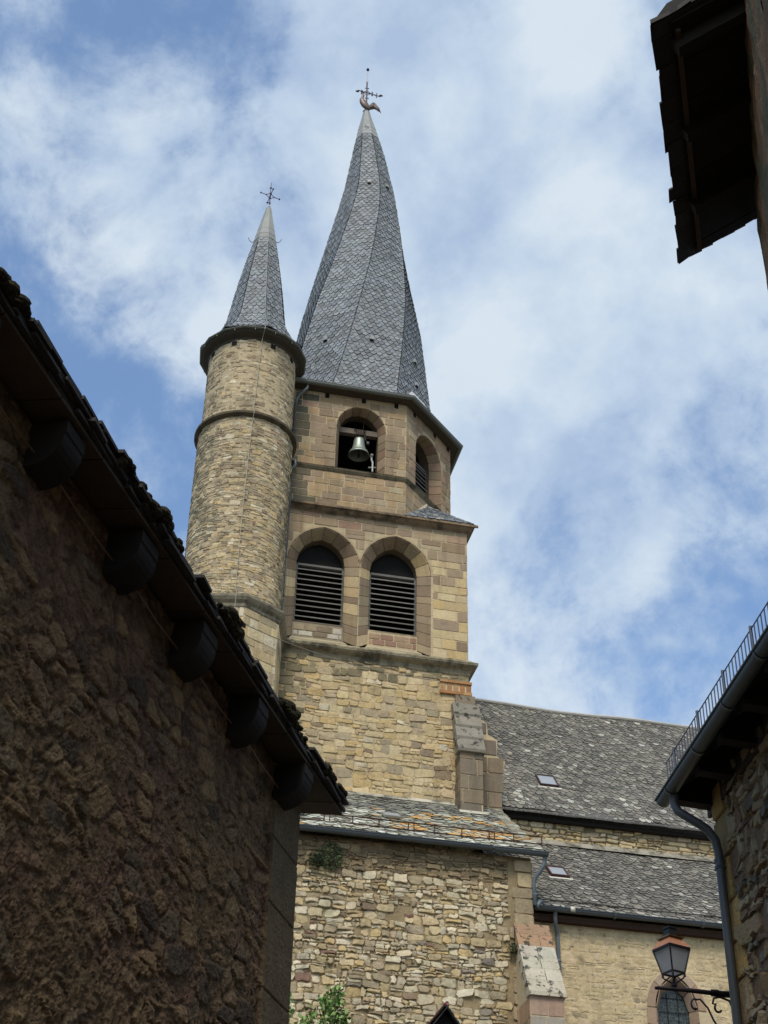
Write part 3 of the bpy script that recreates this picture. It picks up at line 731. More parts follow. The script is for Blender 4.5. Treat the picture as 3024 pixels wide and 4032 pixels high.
    for z0, z1, x0, x1 in rows_:
        xs = [x0, lerp(x0, x1, U(.3, .6)), x1] if x1-x0 > .4 else [x0, x1]
        for a, b in zip(xs[:-1], xs[1:]):
            P = [Vector((x, .02, z)) for x, z in outline(a+.01, b, z0+.01, z0+.01, z1-.01, z1-.01, .07, .006)]
            stone(mb, P, Vector((0, -1, 0)), .02, vary(random.choice(gb if b > .4 or R() < .75 else YEL), .1), .014, .001)
    s2 = B(mb, 'side_buttress', M_ASH); s2['label'] = 'stepped buttress leaning out to the right of the tower'
    # downpipe in the corner beside the turret
    mb = MB(); zc_ = sl(104, 112, 112)
    path = [(-4.56, -.2, 28.98), (-4.57, -.22, 28.86), (-4.64, -.2, 28.78), (-4.76, -.13, 28.66), (-4.83, -.1, 28.5), (-4.855, -.1, 28.3)]
    mb.tube(path, .042, zc_, 8); mb.tube([(-4.855, -.1, 28.3), (-4.85, -.1, 26.42)], .038, zc_, 8)
    mb.tube([(-4.85, -.1, 26.42), (-4.76, -.16, 26.35), (-4.75, -.16, 26.22), (-4.85, -.14, 26.1), (-4.855, -.12, 25.9)], .04, zc_, 8)
    mb.tube([(-4.855, -.12, 25.9), (-4.85, -.13, 25.2), (-4.85, -.24, 25.05), (-4.85, -.24, 24.95), (-4.85, -.12, 24.8), (-4.85, -.1, 21.2), (-4.85, -.25, 20.9), (-4.85, -.25, 20.7), (-4.85, -.12, 20.5), (-4.85, -.12, 16)], .04, sl(84, 88, 90), 8)
    for z in (27.4, 23.3, 22.1): mb.tube([(-4.85, -.1, z), (-4.85, -.1, z+.05)], .055, sl(70, 74, 76), 8)
    B(mb, 'downpipe', M_ZINC, T, True)
    return T
bell_tower()

# ---- bell hanging in the opening, with its yoke and striking gear
def bell():
    bx, by, bz = -2.94, .42, 27.30
    T = thing('church_bell', 'green bronze bell hanging in the round arched belfry opening', 'bell', FT, (bx, by, bz))
    OFF = (bx, by, bz)
    mb = MB(); pr = [(.0, .56), (.09, .56), (.135, .54), (.15, .49), (.16, .38), (.18, .25), (.22, .13), (.285, .03), (.30, -.02), (.275, -.02), (.26, .03), (.18, .2), (.15, .45), (0, .5)]
    mb.lathe([(r, bz+z) for r, z in pr], sl(158, 166, 156), (bx, by), 28)
    mb.lathe([(.252, bz+.10), (.262, bz+.095), (.262, bz+.075), (.268, bz+.07)], sl(140, 150, 134), (bx, by), 28)
    body = mb.build('bell_body', M_BRONZE, T, True, OFF)
    mb = MB(); mb.tube([(bx, by, bz+.45), (bx, by, bz+.02)], .012, sl(40, 38, 36)); mb.lathe([(0, bz-.09), (.035, bz-.07), (.045, bz-.03), (.03, bz+.01), (0, bz+.02)], sl(40, 38, 36), (bx, by), 12)
    mb.build('clapper', M_IRON, T, True, OFF)
    mb = MB(); mb.bar((bx-.62, by, 28.05), (bx+.62, by, 28.05), .16, .17, sl(128, 116, 102)); mb.build('headstock', M_WOOD, T, False, OFF)
    mb = MB()
    for k in range(5):
        a = -.1+k*.05; mb.tube([(bx+a, by-.09, 28.14), (bx+a*.9, by-.1, 28.0), (bx+a*.6, by-.06, 27.9)], .011, sl(64, 50, 46), 6)
    for a in (-1, 1):
        mb.tube([(bx+a*.12, by-.1, 28.12), (bx+a*.17, by-.12, 28.07), (bx+a*.12, by-.12, 28.02)], .012, sl(64, 50, 46), 6)
    mb.tube([(bx+.09, by-.1, 28.15), (bx+.09, by-.1, 28.42)], .012, sl(60, 58, 56), 6)
    mb.tube([(bx+.12, by-.11, 28.05), (bx+.14, by-.13, 27.8), (bx+.2, by-.16, 27.65)], .014, sl(66, 66, 62), 6)
    mb.lathe([(0, 27.58), (.04, 27.6), (.045, 27.66), (0, 27.69)], sl(96, 100, 92), (bx+.22, by-.16), 10)
    mb.build('bell_ironwork', M_IRON, T, True, OFF)
    G = thing('bell_motor', 'small pale striking gear standing inside the belfry opening, right of the bell', 'machine', FT, (bx+.42, .45, 26.45))
    OG = (bx+.42, .45, 26.45); mb = MB(); wc = sl(176, 178, 172)
    mb.tube([(bx+.42, .45, 26.46), (bx+.42, .45, 27.0)], .02, sl(90, 90, 88), 8); mb.build('post', M_IRON, G, True, OG)
    mb = MB(); mb.bar((bx+.28, .42, 26.92), (bx+.5, .42, 26.95), .03, .035, wc); mb.tube([(bx+.4, .42, 26.8), (bx+.4, .42, 27.1)], .022, wc, 8)
    mb.tube([(bx+.41, .42, 27.1), (bx+.37, .42, 27.18), (bx+.36, .42, 27.3)], .026, wc, 8); mb.tube([(bx+.33, .40, 27.34), (bx+.40, .40, 27.34)], .05, wc, 10)
    mb.tube([(bx+.49, .42, 26.5), (bx+.49, .42, 26.68)], .03, wc, 8)
    mb.build('striker', M_PLAST, G, True, OG)
bell()

# ---- weathercock and cross on the main spire
def weathercock():
    ox, oy, oz = -2.67, 2.9, 44.36
    T = thing('weather_vane', 'iron cross with lightning rod above a weathercock on the twisted spire tip', 'weather vane', FT, (ox, oy, oz)); OFF = (ox, oy, oz)
    ir = sl(92, 78, 84)
    mb = MB(); mb.lathe([(0, oz-.02), (.11, oz-.02), (.12, oz+.06), (.07, oz+.09), (.03, oz+.1), (0, oz+.1)], sl(44, 42, 44), (ox, oy), 12)
    mb.build('base_collar', M_IRON, T, True, OFF)
    mb = MB(); mb.tube([(ox, oy, oz), (ox-.01, oy, oz+1.65)], .028, ir, 8); mb.tube([(ox-.01, oy, oz+1.5), (ox, oy, oz+2.3)], [.02, .012], sl(170, 170, 168), 8); mb.build('mast', M_IRON, T, True, OFF)
    mb = MB(); zc_ = oz+1.06
    mb.tube([(ox-.34, oy-.05, zc_), (ox+.5, oy+.05, zc_)], .018, ir, 8)
    for s in (-1, 1):
        mb.tube([(ox+s*.19, oy, zc_-.09), (ox+s*.19, oy, zc_+.09)], .03, ir, 6)
        mb.tube([(ox, oy, zc_+.13), (ox+s*.07, oy, zc_+.06), (ox+s*.15, oy, zc_)], .012, ir, 6); mb.tube([(ox, oy, zc_-.13), (ox+s*.07, oy, zc_-.06), (ox+s*.15, oy, zc_)], .012, ir, 6)
        e = ox+(.5 if s > 0 else -.34)
        mb.tube([(e-.05*s, oy, zc_), (e+.02*s, oy, zc_), (e+.09*s, oy, zc_)], [.02, .045, .004], ir, 6)
    for z in (zc_+.25, zc_-.28): mb.tube([(ox-.07, oy, z), (ox+.07, oy, z)], .018, ir, 6)
    mb.tube([(ox+.36, oy+.03, zc_-.11), (ox+.34, oy+.03, zc_), (ox+.36, oy+.03, zc_+.12)], .02, ir, 6)
    mb.build('cross_arm', M_IRON, T, True, OFF)
    # cock: one lofted body from breast to tail, comb, beak and sickle feathers
    mb = MB(); cc = sl(112, 100, 92)
    sp = [(-.155, .98, .012), (-.15, .93, .038), (-.135, .87, .05), (-.15, .80, .045), (-.17, .72, .055), (-.17, .62, .095), (-.13, .50, .13), (-.06, .38, .14), (.02, .28, .12), (.09, .22, .085), (.14, .20, .05)]
    rings = []
    for k, (x, z, r) in enumerate(sp):
        a = sp[max(k-1, 0)]; b = sp[min(k+1, len(sp)-1)]; d = Vector((b[0]-a[0], 0, b[1]-a[1])).normalized(); nrm_ = Vector((-d.z, 0, d.x))
        rings.append([Vector((ox+x, oy-.02, oz+z))+nrm_*r*cos(t)+Vector((0, 1, 0))*r*.62*sin(t) for t in [2*pi*q/10 for q in range(10)]])
    mb.loft(rings, cc, True, True); body = mb.build('cock_body', M_GILT, T, True, OFF)
    mb = MB()
    for k, (dx, dz, L_) in enumerate(((.30, .02, .0), (.34, .10, 0), (.36, .2, 0), (.28, .24, 0), (.40, -.02, 0))):
        p0 = Vector((ox+.08, oy-.02+.01*k-.02, oz+.24)); p1 = p0+Vector((dx*.55, 0, dz*.9+.12)); p2 = p0+Vector((dx, 0, dz*.4)); p3 = p0+Vector((dx+.05, 0, dz*.4-.12))
        mb.tube([p0, p0.lerp(p1, .6), p1, p2, p3], [.05, .05, .045, .03, .006], vary(cc, .15), 6)
    mb.build('tail_feathers', M_GILT, body, True, OFF)
    mb = MB(); mb.ext([(ox-.19, oy-.02, oz+.96), (ox-.16, oy-.02, oz+1.03), (ox-.12, oy-.02, oz+.99), (ox-.1, oy-.02, oz+.93)], (0, .012, 0), cc); mb.tube([(ox-.17, oy-.02, oz+.92), (ox-.23, oy-.02, oz+.93)], [.016, .002], cc, 6)
    mb.build('comb', M_GILT, body, False, OFF)
    mb = MB()
    rodc = sl(160, 160, 158)
    mb.lathe([(.008, oz+1.55), (.03, oz+1.62), (.035, oz+1.68), (.012, oz+1.75)], rodc, (ox-.005, oy), 10)
    mb.build('rod_collar', M_IRON, T, True, OFF); mb = MB()
    mb.lathe([(0, oz+2.27), (.045, oz+2.29), (.055, oz+2.34), (.03, oz+2.40), (0, oz+2.41)], sl(52, 44, 66), (ox, oy), 12)
    mb.build('lightning_rod_head', M_IRON, T, True, OFF)
weathercock()

# ================================================================== stair turret
def stair_turret():
    cx, cy = -6.16, -.5      # v = .5 in front of the tower
    T = thing('stair_turret', 'round stone stair turret with a narrow pointed slate roof', 'turret', FT, (cx, cy, 0)); OFF = (cx, cy, 0)
    def B(mb, name, mat, parent=T, smooth=False): return mb.build(name, mat, parent, smooth, OFF)
    mb = MB()
    def drum(r, z0, z1, a0, a1, hr, wr, dr, fill, pal):
        mb.lathe([(r, z0), (r, z1)], MORTAR, (cx, cy), 64)
        M = lambda a, b, d: Vector((cx+(r+d)*sin(a/r), cy-(r+d)*cos(a/r), b)); Nf = lambda a: Vector((sin(a/r), -cos(a/r), 0))
        courses(mb, a0*r, a1*r, z0, z1, M, Nf, hr, wr, .010, .006, dr, pal, rnd=.2, wav=.06, split=.3, bev=.009, fill=fill, bulge=.002, tilt=.07)
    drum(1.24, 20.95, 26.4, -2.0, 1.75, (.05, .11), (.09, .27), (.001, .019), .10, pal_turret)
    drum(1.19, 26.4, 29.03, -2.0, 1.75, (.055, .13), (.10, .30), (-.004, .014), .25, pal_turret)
    B(mb, 'drum_wall', M_TUR)
    mb = MB(); circ = [(cx+1.19*sin(2*pi*k/40), cy-1.19*cos(2*pi*k/40)) for k in range(40)]
    sweep(mb, circ, [(0, 26.32), (.10, 26.36), (.165, 26.40), (.165, 26.47), (0, 26.54)], sl(92, 82, 64), True)
    B(mb, 'ring_moulding', M_CORN)
    # polygonal foot
    mb = MB(); oc = [(cx+1.36*sin(radians(9+45*k)), cy-1.36*cos(radians(9+45*k))) for k in range(8)]
    for k in range(8):
        p, q = Vector(oc[k]), Vector(oc[(k+1) % 8]); d = (q-p); Lg = d.length; d.normalize(); nn = Vector((d.y, -d.x))
        mb.poly([(p.x, p.y, 0), (q.x, q.y, 0), (q.x, q.y, 20.9), (p.x, p.y, 20.9)], MORTAR)
        if k in (0, 7, 6, 1):
            courses(mb, 0, Lg, 17, 20.72, lambda a, b, dd, p=p, d=d, nn=nn: Vector((p.x+d.x*a+nn.x*dd, p.y+d.y*a+nn.y*dd, b)), lambda a, nn=nn: Vector((nn.x, nn.y, 0)), (.18, .32), (.25, .6), .008, .016, (.004, .015),
                    lambda a, b: vary(random.choice(choose((YEL, 5), (GRB, 2), (PALE, 2), (PNK, .5))), .1), rnd=.1, wav=.02, bev=.012, bulge=.001)
    B(mb, 'foot_wall', M_RUB)
    mb = MB(); sweep(mb, oc, [(0, 20.55), (.03, 20.6), (.03, 20.68), (.09, 20.74), (.13, 20.82), (.13, 20.88), (-.1, 21.04)], sl(132, 124, 104), True)
    B(mb, 'ledge_moulding', M_CORN)
    # eaves
    mb = MB(); e = [(cx+1.19*sin(2*pi*k/16+.1), cy-1.19*cos(2*pi*k/16+.1)) for k in range(16)]
    sweep(mb, e, [(0, 28.98), (.03, 29.02), (.05, 29.07), (.18, 29.14), (.22, 29.18), (.22, 29.3), (0, 29.5)], sl(66, 60, 48), True)
    for a in (-.55, .35, .95, -1.2, 1.35):
        p = Vector((cx+1.2*sin(a), cy-1.2*cos(a), 28.86)); t_ = Vector((cos(a), sin(a), 0)); mb.ext([p-t_*.07, p+t_*.07, p+t_*.07+Vector((0, 0, .13)), p-t_*.07+Vector((0, 0, .13))], Vector((sin(a), -cos(a), 0))*.014, sl(12, 10, 8))
    B(mb, 'eaves_soffit', M_WOOD)
    mb = MB(); gp = [(.235+.055*cos(t), 29.27+.055*sin(t)) for t in [pi+pi*k/7 for k in range(8)]]
    sweep(mb, e, gp, sl(88, 90, 80), True)
    for k in range(16):  # gutter brackets
        a = 2*pi*k/16+.1+pi/16; p = Vector((cx+1.43*sin(a), cy-1.43*cos(a), 0)); 
        mb.bar(p+Vector((0, 0, 29.17)), p+Vector((0, 0, 29.28)), .014, .02, sl(128, 112, 74))
    B(mb, 'gutter', M_ZINC)
    # spire
    zr = [29.3, 29.6, 30.0, 30.4, 32, 33, 34.2, 35.25]; rad = [1.5, 1.22, 1.0, .86, .64, .475, .25, .05]
    def ip(x, X, Y):
        for a in range(len(X)-1):
            if x <= X[a+1]: t = (x-X[a])/(X[a+1]-X[a]); return Y[a]+(Y[a+1]-Y[a])*max(0, t)
        return Y[-1]
    def corner(k, z):
        p = radians(-37+45*k); r = ip(z, zr, rad); x = cx+.06*(z-29)/6
        return Vector((x+r*sin(p), cy-r*cos(p), z))
    mb = MB()
    for k in range(8):
        slates(mb, lambda t, k=k: corner(k, 29.3+4.55*t), lambda t, k=k: corner(k+1, 29.3+4.55*t), 38, pal_spire, w=.16, lift=.020, thick=.016, jw=.06, jy=.06, round_=.52, base=sl(40, 42, 46), lip=sl(44, 48, 52))
    B(mb, 'spire_slates', M_SLATE)
    mb = MB()
    for za, zb_, g in ((33.55, 33.78, .014), (33.76, 34.0, .020), (33.97, 34.25, .026), (34.22, 35.26, .03)):
        mb.loft([[corner(k, z)+(corner(k, z)-Vector((cx+.06*(z-29)/6, cy, z))).normalized()*g for k in range(8)] for z in (za, (za+zb_)/2, zb_)], vary(sl(146, 147, 142), .07), True, True)
    B(mb, 'spire_cap', M_SLATE)
    for s, k in ((-1, 7), (1, 2)):
        mb = MB(); p = corner(k, 33.75)
        mb.tube([p, p+Vector((s*.08, 0, -.03)), p+Vector((s*.14, 0, .03)), p+Vector((s*.18, 0, .13))], .011, sl(120, 122, 124), 6); B(mb, 'ladder_hook', M_IRON)
    # lightning conductor tape
    mb = MB(); tc_ = sl(150, 146, 128)
    pth = [corner(1, z).lerp(corner(0, z), .0)+Vector((-.01, -.03, 0)) for z in (34.2, 33, 31.5, 30.2, 29.5)]
    mb.tube(pth, .009, sl(160, 162, 156), 6)
    a0 = .07
    def on(a, r, z): return Vector((cx+r*sin(a), cy-r*cos(a), z))
    mb.tube([pth[-1], on(.08, 1.49, 29.32), on(.075, 1.49, 29.2), on(.07, 1.28, 29.05), on(.065, 1.225, 28.8), on(.03, 1.225, 27.2), on(.02, 1.225, 26.6), on(.02, 1.37, 26.5), on(.02, 1.37, 26.38), on(.01, 1.28, 26.2)], .009, tc_, 6)
    mb.tube([on(.01, 1.28, 26.2), on(-.02, 1.28, 24), on(-.03, 1.28, 22.2), on(-.03, 1.30, 21.1), on(-.02, 1.52, 20.9), on(-.02, 1.52, 20.75), on(-.02, 1.42, 20.3)], .009, sl(168, 160, 138), 6)
    for k in range(26):
        z = 28.7-k*.31; r_ = 1.22 if z > 26.5 else 1.275
        a = lerp(.065, -.03, k/25); mb.bar(on(a-.022, r_, z), on(a+.022, r_, z), .02, .018, tc_)
    B(mb, 'lightning_conductor', M_ZINC)
    # cross finial
    X = thing('iron_cross', 'small openwork iron cross on the tip of the round turret roof', 'cross', FT, (cx+.07, cy, 35.22)); O2 = (cx+.07, cy, 35.22)
    ox, oy, oz = O2; ir = sl(84, 66, 84)
    mb = MB(); mb.tube([(ox, oy, oz-.05), (ox, oy, oz+1.15)], [.022, .008], ir, 8); mb.lathe([(0, oz-.03), (.06, oz-.02), (.065, oz+.03), (.02, oz+.05)], sl(30, 28, 30), (ox, oy), 8)
    mb.lathe([(.01, oz+.1), (.035, oz+.14), (.01, oz+.19)], sl(180, 180, 170), (ox, oy), 8); mb.build('mast', M_IRON, X, True, O2)
    zc_ = oz+.58; di = [Vector((1, .15, 0)).normalized(), Vector((-.15, 1, 0))]
    def arm(dd, zz_):
        mb = MB(); C_ = Vector((ox, oy, zc_)); v1 = dd*.29+Vector((0, 0, zz_))
        tip = C_+v1; mid = C_+v1*.5
        mb.tube([tip, mid], .011, ir, 6)
        for s in (-1, 1): mb.tube([mid, C_+v1*.22+Vector((0, 0, s*.05)), C_+Vector((0, 0, s*.14))], .011, ir, 6)
        mb.tube([tip-dd*.015, tip+dd*.02], .026, ir, 8)
        mb.build('cross_arm', M_IRON, X, True, O2)
    for s in (-1, 1): arm(di[0]*s, -.03*s)
    for s in (-1, 1): arm(di[1]*s*1.0, 0)
    for zq in (oz+.28, oz+.92):
        mb = MB(); mb.tube([(ox-.035, oy, zq), (ox+.035, oy, zq)], .02, ir, 6); mb.build('knob', M_IRON, X, True, O2)
stair_turret()

# ================================================================== nave with its side aisle
def roof_grid(mb, u0, u1, y0, z0, y1, z1, rows, w, pal, **kw):
    slates(mb, lambda t: Vector((u0, lerp(y0, y1, t), lerp(z0, z1, t)+kw_sag(u0, t))), lambda t: Vector((u1, lerp(y0, y1, t), lerp(z0, z1, t)+kw_sag(u1, t))), rows, pal, w=w, **kw)
def kw_sag(u, t): return 0

def wavy_roof(mb, u0, u1, y0, z0, y1, z1, rows, w, pal, amp=.03, seg=1.6, over=1.75, **kw):
    """slated slope built in strips so that old timber sag shows"""
    n = max(1, round((u1-u0)/seg)); us = [lerp(u0, u1, k/n) for k in range(n+1)]
    S = lambda u, t: amp*nz(u*.55+3, t*2.2, 1.7)
    for a, b in zip(us[:-1], us[1:]):
        F = lambda u: (lambda t: Vector((u, lerp(y0, y1, t), lerp(z0, z1, t)+S(u, t))))
        pp = lambda s, t, a=a, b=b: pal((lerp(a, b, s)-u0)/(u1-u0), t)
        slates(mb, F(a), F(b), rows, pp, w=w, over=over, **kw)

def church_nave():
    T = thing('church_nave', 'long church nave under a steep grey stone slate roof with a lean-to aisle', 'church', FT, (4, 3, 0)); OFF = (4, 3, 0)
    def B(mb, name, mat, parent=T, smooth=False): return mb.build(name, mat, parent, smooth, OFF)
    mb = MB(); M, Nf = front(.5)
    UE = 11
    mb.poly([(0.1, .5, 14), (UE, .5, 14), (UE, .5, 17.15), (0.1, .5, 17.15)], sl(150, 134, 104))
    courses(mb, .1, UE, 16.2, 17.12, M, Nf, (.09, .19), (.14, .5), .016, .02, (.01, .05), lambda a, b: vary(random.choice(choose((YEL, 5), (PALE, 1.5), (GRB, 2), (PNK, .5))), .15), rnd=.32, wav=.05, split=.2, bev=.024, fill=.03, bulge=.01)
    mb.box(.1, UE, .5, 9.5, 0, 17.1, MORTAR)
    B(mb, 'nave_wall', M_RUB)
    mb = MB()
    wavy_roof(mb, .0, UE, .24, 17.20, 5.0, 22.62, 50, .18, pal_nave, amp=.10, lift=.020, thick=.017, jw=.25, jy=.28, lip=sl(62, 59, 54), base=sl(46, 44, 42), round_=.5)
    for k in range(24): # thick ragged eaves slates
        a = k*.46; mb.ext([(a, .2, 17.13+U(-.01, .01)), (a, .2, 17.17), (a, .5, 17.5), (a, .5, 17.45)], (.45, 0, 0), vary(sl(86, 84, 80), .15))
    mb.poly([(0, 5, 22.6), (UE, 5, 22.6), (UE, 9.8, 17.2), (0, 9.8, 17.2)], sl(92, 90, 86))
    rf = B(mb, 'nave_roof', M_LAUZE)
    mb = MB()
    for k in range(19): # ridge tiles / lead roll
        a = k*.6; z = 22.66+.10*nz(a*.55+3, 2.2, 1.7)
        z2 = 22.66+.10*nz((a+.6)*.55+3, 2.2, 1.7)
        mb.tube([(a, 5.0, z), (a+.61, 5.0, z2)], .06, vary(sl(178, 176, 168), .08), 8)
    B(mb, 'ridge_capping', M_PLAST, rf)
    # soffit board set back; its near-black colour paints in the shadow line under eaves
    mb = MB(); mb.box(.1, UE, .34, .5, 17.02, 17.10, sl(34, 30, 26)); B(mb, 'eaves_board', M_WOOD, rf)
    # skylight in the nave roof
    def skylight(u, y, w, L_, y0, z0, y1, z1, parent, rc, name='skylight'):
        sl_ = Vector((0, y1-y0, z1-z0)).normalized(); z = z0+(z1-z0)*(y-y0)/(y1-y0); nn_ = Vector((0, -sl_.z, sl_.y)); p = Vector((u, y, z))+nn_*.05; X_ = Vector((1, 0, 0))
        mb = MB(); q = lambda a, b, d: p+X_*a+sl_*b+nn_*d
        for (a0, a1, b0, b1) in ((-w/2, w/2, 0, .04), (-w/2, w/2, L_-.04, L_), (-w/2, -w/2+.035, .04, L_-.04), (w/2-.035, w/2, .04, L_-.04)):
            mb.ext([q(a0, b0, -.05), q(a1, b0, -.05), q(a1, b1, -.05), q(a0, b1, -.05)], nn_*.085, rc)
        mb.ext([q(-w/2-.06, -.10, -.035), q(w/2+.06, -.10, -.035), q(w/2+.06, -.03, -.035), q(-w/2-.06, -.03, -.035)], nn_*.02, sl(210, 204, 190))
        fo = mb.build(name, M_PLAST, parent, False, OFF)
        m2 = MB(); m2.poly([q(-w/2+.03, .03, .015), q(w/2-.03, .03, .015), q(w/2-.03, L_-.03, .015), q(-w/2+.03, L_-.03, .015)], (.5, .5, .5)); m2.build('pane', M_SKYL, fo, False, OFF)
    skylight(2.42, 1.25, .50, .62, .24, 17.2, 5, 22.62, rf, sl(64, 44, 44))
    # ---- aisle
    mb = MB(); M, Nf = front(-2.4)
    plas = sl(198, 178, 140)
    # wall with pointed window
    wo = dict(cx=3.79, hw=.47, zb=9.6, zs=11.80, rise=.73); wi = dict(cx=3.80, hw=.35, zb=9.6, zs=11.82, rise=.55)
    mb.holed([(0.0, 0), (UE, 0), (UE, 13.6), (0, 13.6)], [arch_pts(**wo, n=8)], lambda a, b, d: Vector((a, -2.4, b)), plas)
    mb.box(.1, UE, -1.9, .5, 0, 13.0, MORTAR)
    keep = lambda a, b, w, h: not any(inside_arch(a+s*w, b-h*.5, m=.03, **wo) for s in (-.8, 0, .8))
    pal_al = lambda a, b: vary(random.choice(choose(([plas, sl(202, 182, 146), sl(190, 170, 132)], 8), (YEL, 1.4), (GRB, .8), (RED, .03))), .05)
    courses(mb, .6, UE, 9.0, 13.4, M, Nf, (.08, .17), (.12, .38), .012, .012, (.0, .009), pal_al, None, clip=arch_clip(wo, m=.2), rnd=.33, wav=.05, split=.2, bev=.02, fill=.18, bulge=.004)
    al = B(mb, 'aisle_wall', M_RUB); al['label'] = 'sandy rendered rubble wall of the aisle'
    mb = MB(); M3 = lambda a, y, b: Vector((a, -2.4+y, b))
    pw = lambda a, b: vary(random.choice([sl(166, 142, 120), sl(158, 134, 112), sl(174, 152, 128)]), .07)
    splay(mb, arch_pts(**wo, n=8), arch_pts(**wi, n=8), -.012, .24, M3, pw, step=4)
    ro = arch_pts(3.79, .66, 9.6, 11.80, .90, n=8); ri = arch_pts(3.79, .475, 9.6, 11.80, .735, n=8); k = 1
    n = len(ro)
    while k < n-2:
        k2 = min(k+4, n-2); P = [Vector((ro[q][0], -2.4, ro[q][1])) for q in range(k, k2+1)]+[Vector((ri[q][0], -2.4, ri[q][1])) for q in range(k2, k-1, -1)]
        stone(mb, P, Vector((0, -1, 0)), .02, pw(0, 0), .01, 0); k = k2
    for s in (-1, 1):
        z = 11.79
        while z > 9.6:
            h = U(.28, .38); ww = .2 if R() < .5 else .4; x0 = 3.79+s*.475; x1 = x0+s*ww; a_, b_ = min(x0, x1), max(x0, x1)
            stone(mb, [Vector((x, -2.4, y)) for x, y in outline(a_, b_, z-h+.01, z-h+.01, z-.01, z-.01, .06, .004)], Vector((0, -1, 0)), .02, pw(0, 0) if R() < .8 else sl(190, 172, 140), .01, 0); z -= h
    wn = B(mb, 'church_window', M_ASH)
    mb = MB(); mb.poly([(x, -2.14, z) for x, z in arch_pts(**wi, n=8)], (.1, .1, .1)); mb.build('leaded_glass', M_LEAD, wn, False, OFF)
    mb = MB()
    for z in (10.6, 11.0, 11.4, 11.8, 12.1): mb.bar((3.5, -2.16, z), (4.1, -2.16, z), .012, .012, sl(40, 42, 42))
    for x in (3.68, 3.92): mb.bar((x, -2.16, 9.7), (x, -2.16, 12.2), .012, .012, sl(40, 42, 42))
    B(mb, 'window_bars', M_IRON, wn)
    # aisle roof
    y0, z0, y1, z1 = -2.62, 13.66, .48, 16.50
    mb = MB(); wavy_roof(mb, .2, UE, y0, z0, y1, z1, 32, .18, pal_nave, amp=.05, lift=.022, thick=.019, jw=.3, jy=.28, lip=sl(62, 59, 54), base=sl(46, 44, 42), round_=.42)
    mb.poly([(.2, -2.6, 13.60), (UE, -2.6, 13.60), (UE, .5, 16.4), (.2, .5, 16.4)], sl(40, 36, 32))
    ar = B(mb, 'aisle_roof', M_LAUZE)
    mb = MB(); mb.ext([(.2, .30, 16.40), (.2, .50, 16.62), (.2, .50, 16.45)], (UE, 0, 0), sl(156, 150, 134)); B(mb, 'flashing', M_CORN, ar)
    skylight(1.74, -1.25, .44, .56, y0, z0, y1, z1, ar, sl(78, 50, 46))
    def gutter(mb, u0, u1, y, z, r, c):
        pr = [(y+r*cos(t), z+r*sin(t)) for t in [pi+pi*k/8 for k in range(9)]]
        mb.loft([[(u, a, b) for a, b in pr] for u in [lerp(u0, u1, k/6) for k in range(7)]], c, False)
        mb.tube([(u0, y-r, z), (u1, y-r, z)], .014, c, 6)
        for u in (u0, u1): mb.poly([(u, a, b) for a, b in pr], c)
    mb = MB(); gutter(mb, .72, UE, -2.70, 13.62, .078, sl(84, 90, 94))
    for u in (2.4, 4.4, 6.4): mb.tube([(u, -2.70, 13.6), (u+.05, -2.70, 13.6)], .083, sl(92, 98, 100), 10)
    mb.box(1.42, 1.52, -2.80, -2.76, 13.55, 13.66, sl(196, 190, 174))
    B(mb, 'gutter', M_ZINC, ar, True)
    mb = MB(); mb.box(.3, UE, -2.55, -2.4, 13.40, 13.52, sl(66, 48, 38)); B(mb, 'eaves_board', M_WOOD, ar)
    mb = MB(); pc = sl(96, 104, 108)
    mb.tube([(1.10, -2.70, 13.54), (1.10, -2.68, 13.42), (1.13, -2.60, 13.28), (1.19, -2.50, 13.17), (1.20, -2.48, 13.05), (1.22, -2.48, 9)], .045, pc, 10)
    for z in (12.55, 11.2): mb.tube([(1.205, -2.48, z), (1.205, -2.48, z+.04)], .055, pc, 10)
    B(mb, 'downpipe', M_ZINC, ar, True)
    snow_guard(B, ar, .80, 9.0, -2.42, 13.72, .78, sl(70, 62, 56), .19)
    # buttress between chapel and aisle
    mb = MB(); x0, x1 = .10, .80
    mb.ext([(x0, -2.35, 0), (x0, -3.9, 0), (x0, -3.9, 11.35), (x0, -3.02, 13.1), (x0, -2.35, 13.1)], (x1-x0, 0, 0), MORTAR)
    bp_ = lambda a, b: vary(random.choice([sl(168, 140, 118), sl(164, 142, 120), sl(158, 146, 128), sl(172, 148, 128)] if b > 10.9 else [sl(160, 150, 134), sl(190, 186, 172), sl(170, 150, 130)]), .08)
    courses(mb, x0, x1, 9, 11.36, lambda a, b, d: Vector((a, -3.9-d, b)), lambda a: Vector((0, -1, 0)), (.28, .36), (.3, .7), .004, .016, (.004, .012), bp_, rnd=.06, bev=.012, bulge=.001)
    for xs, sg in ((x0, -1), (x1, 1)):
        courses(mb, -3.88, -3.02, 9, 11.3, lambda a, b, d, xs=xs, sg=sg: Vector((xs+sg*d, a, b)), lambda a, sg=sg: Vector((sg, 0, 0)), (.28, .36), (.3, .6), .004, .016, (.004, .012), lambda a, b: vary(random.choice([sl(166, 136, 108), sl(150, 130, 104), sl(170, 156, 128)]), .1), rnd=.08, bev=.012, bulge=.001)
    bt = B(mb, 'buttress', M_ASH); bt['label'] = 'pinkish stone buttress at the foot of the aisle roof'
    mb = MB(); m = 6; prs = [(-3.96, 11.36), (-3.02, 13.08)]
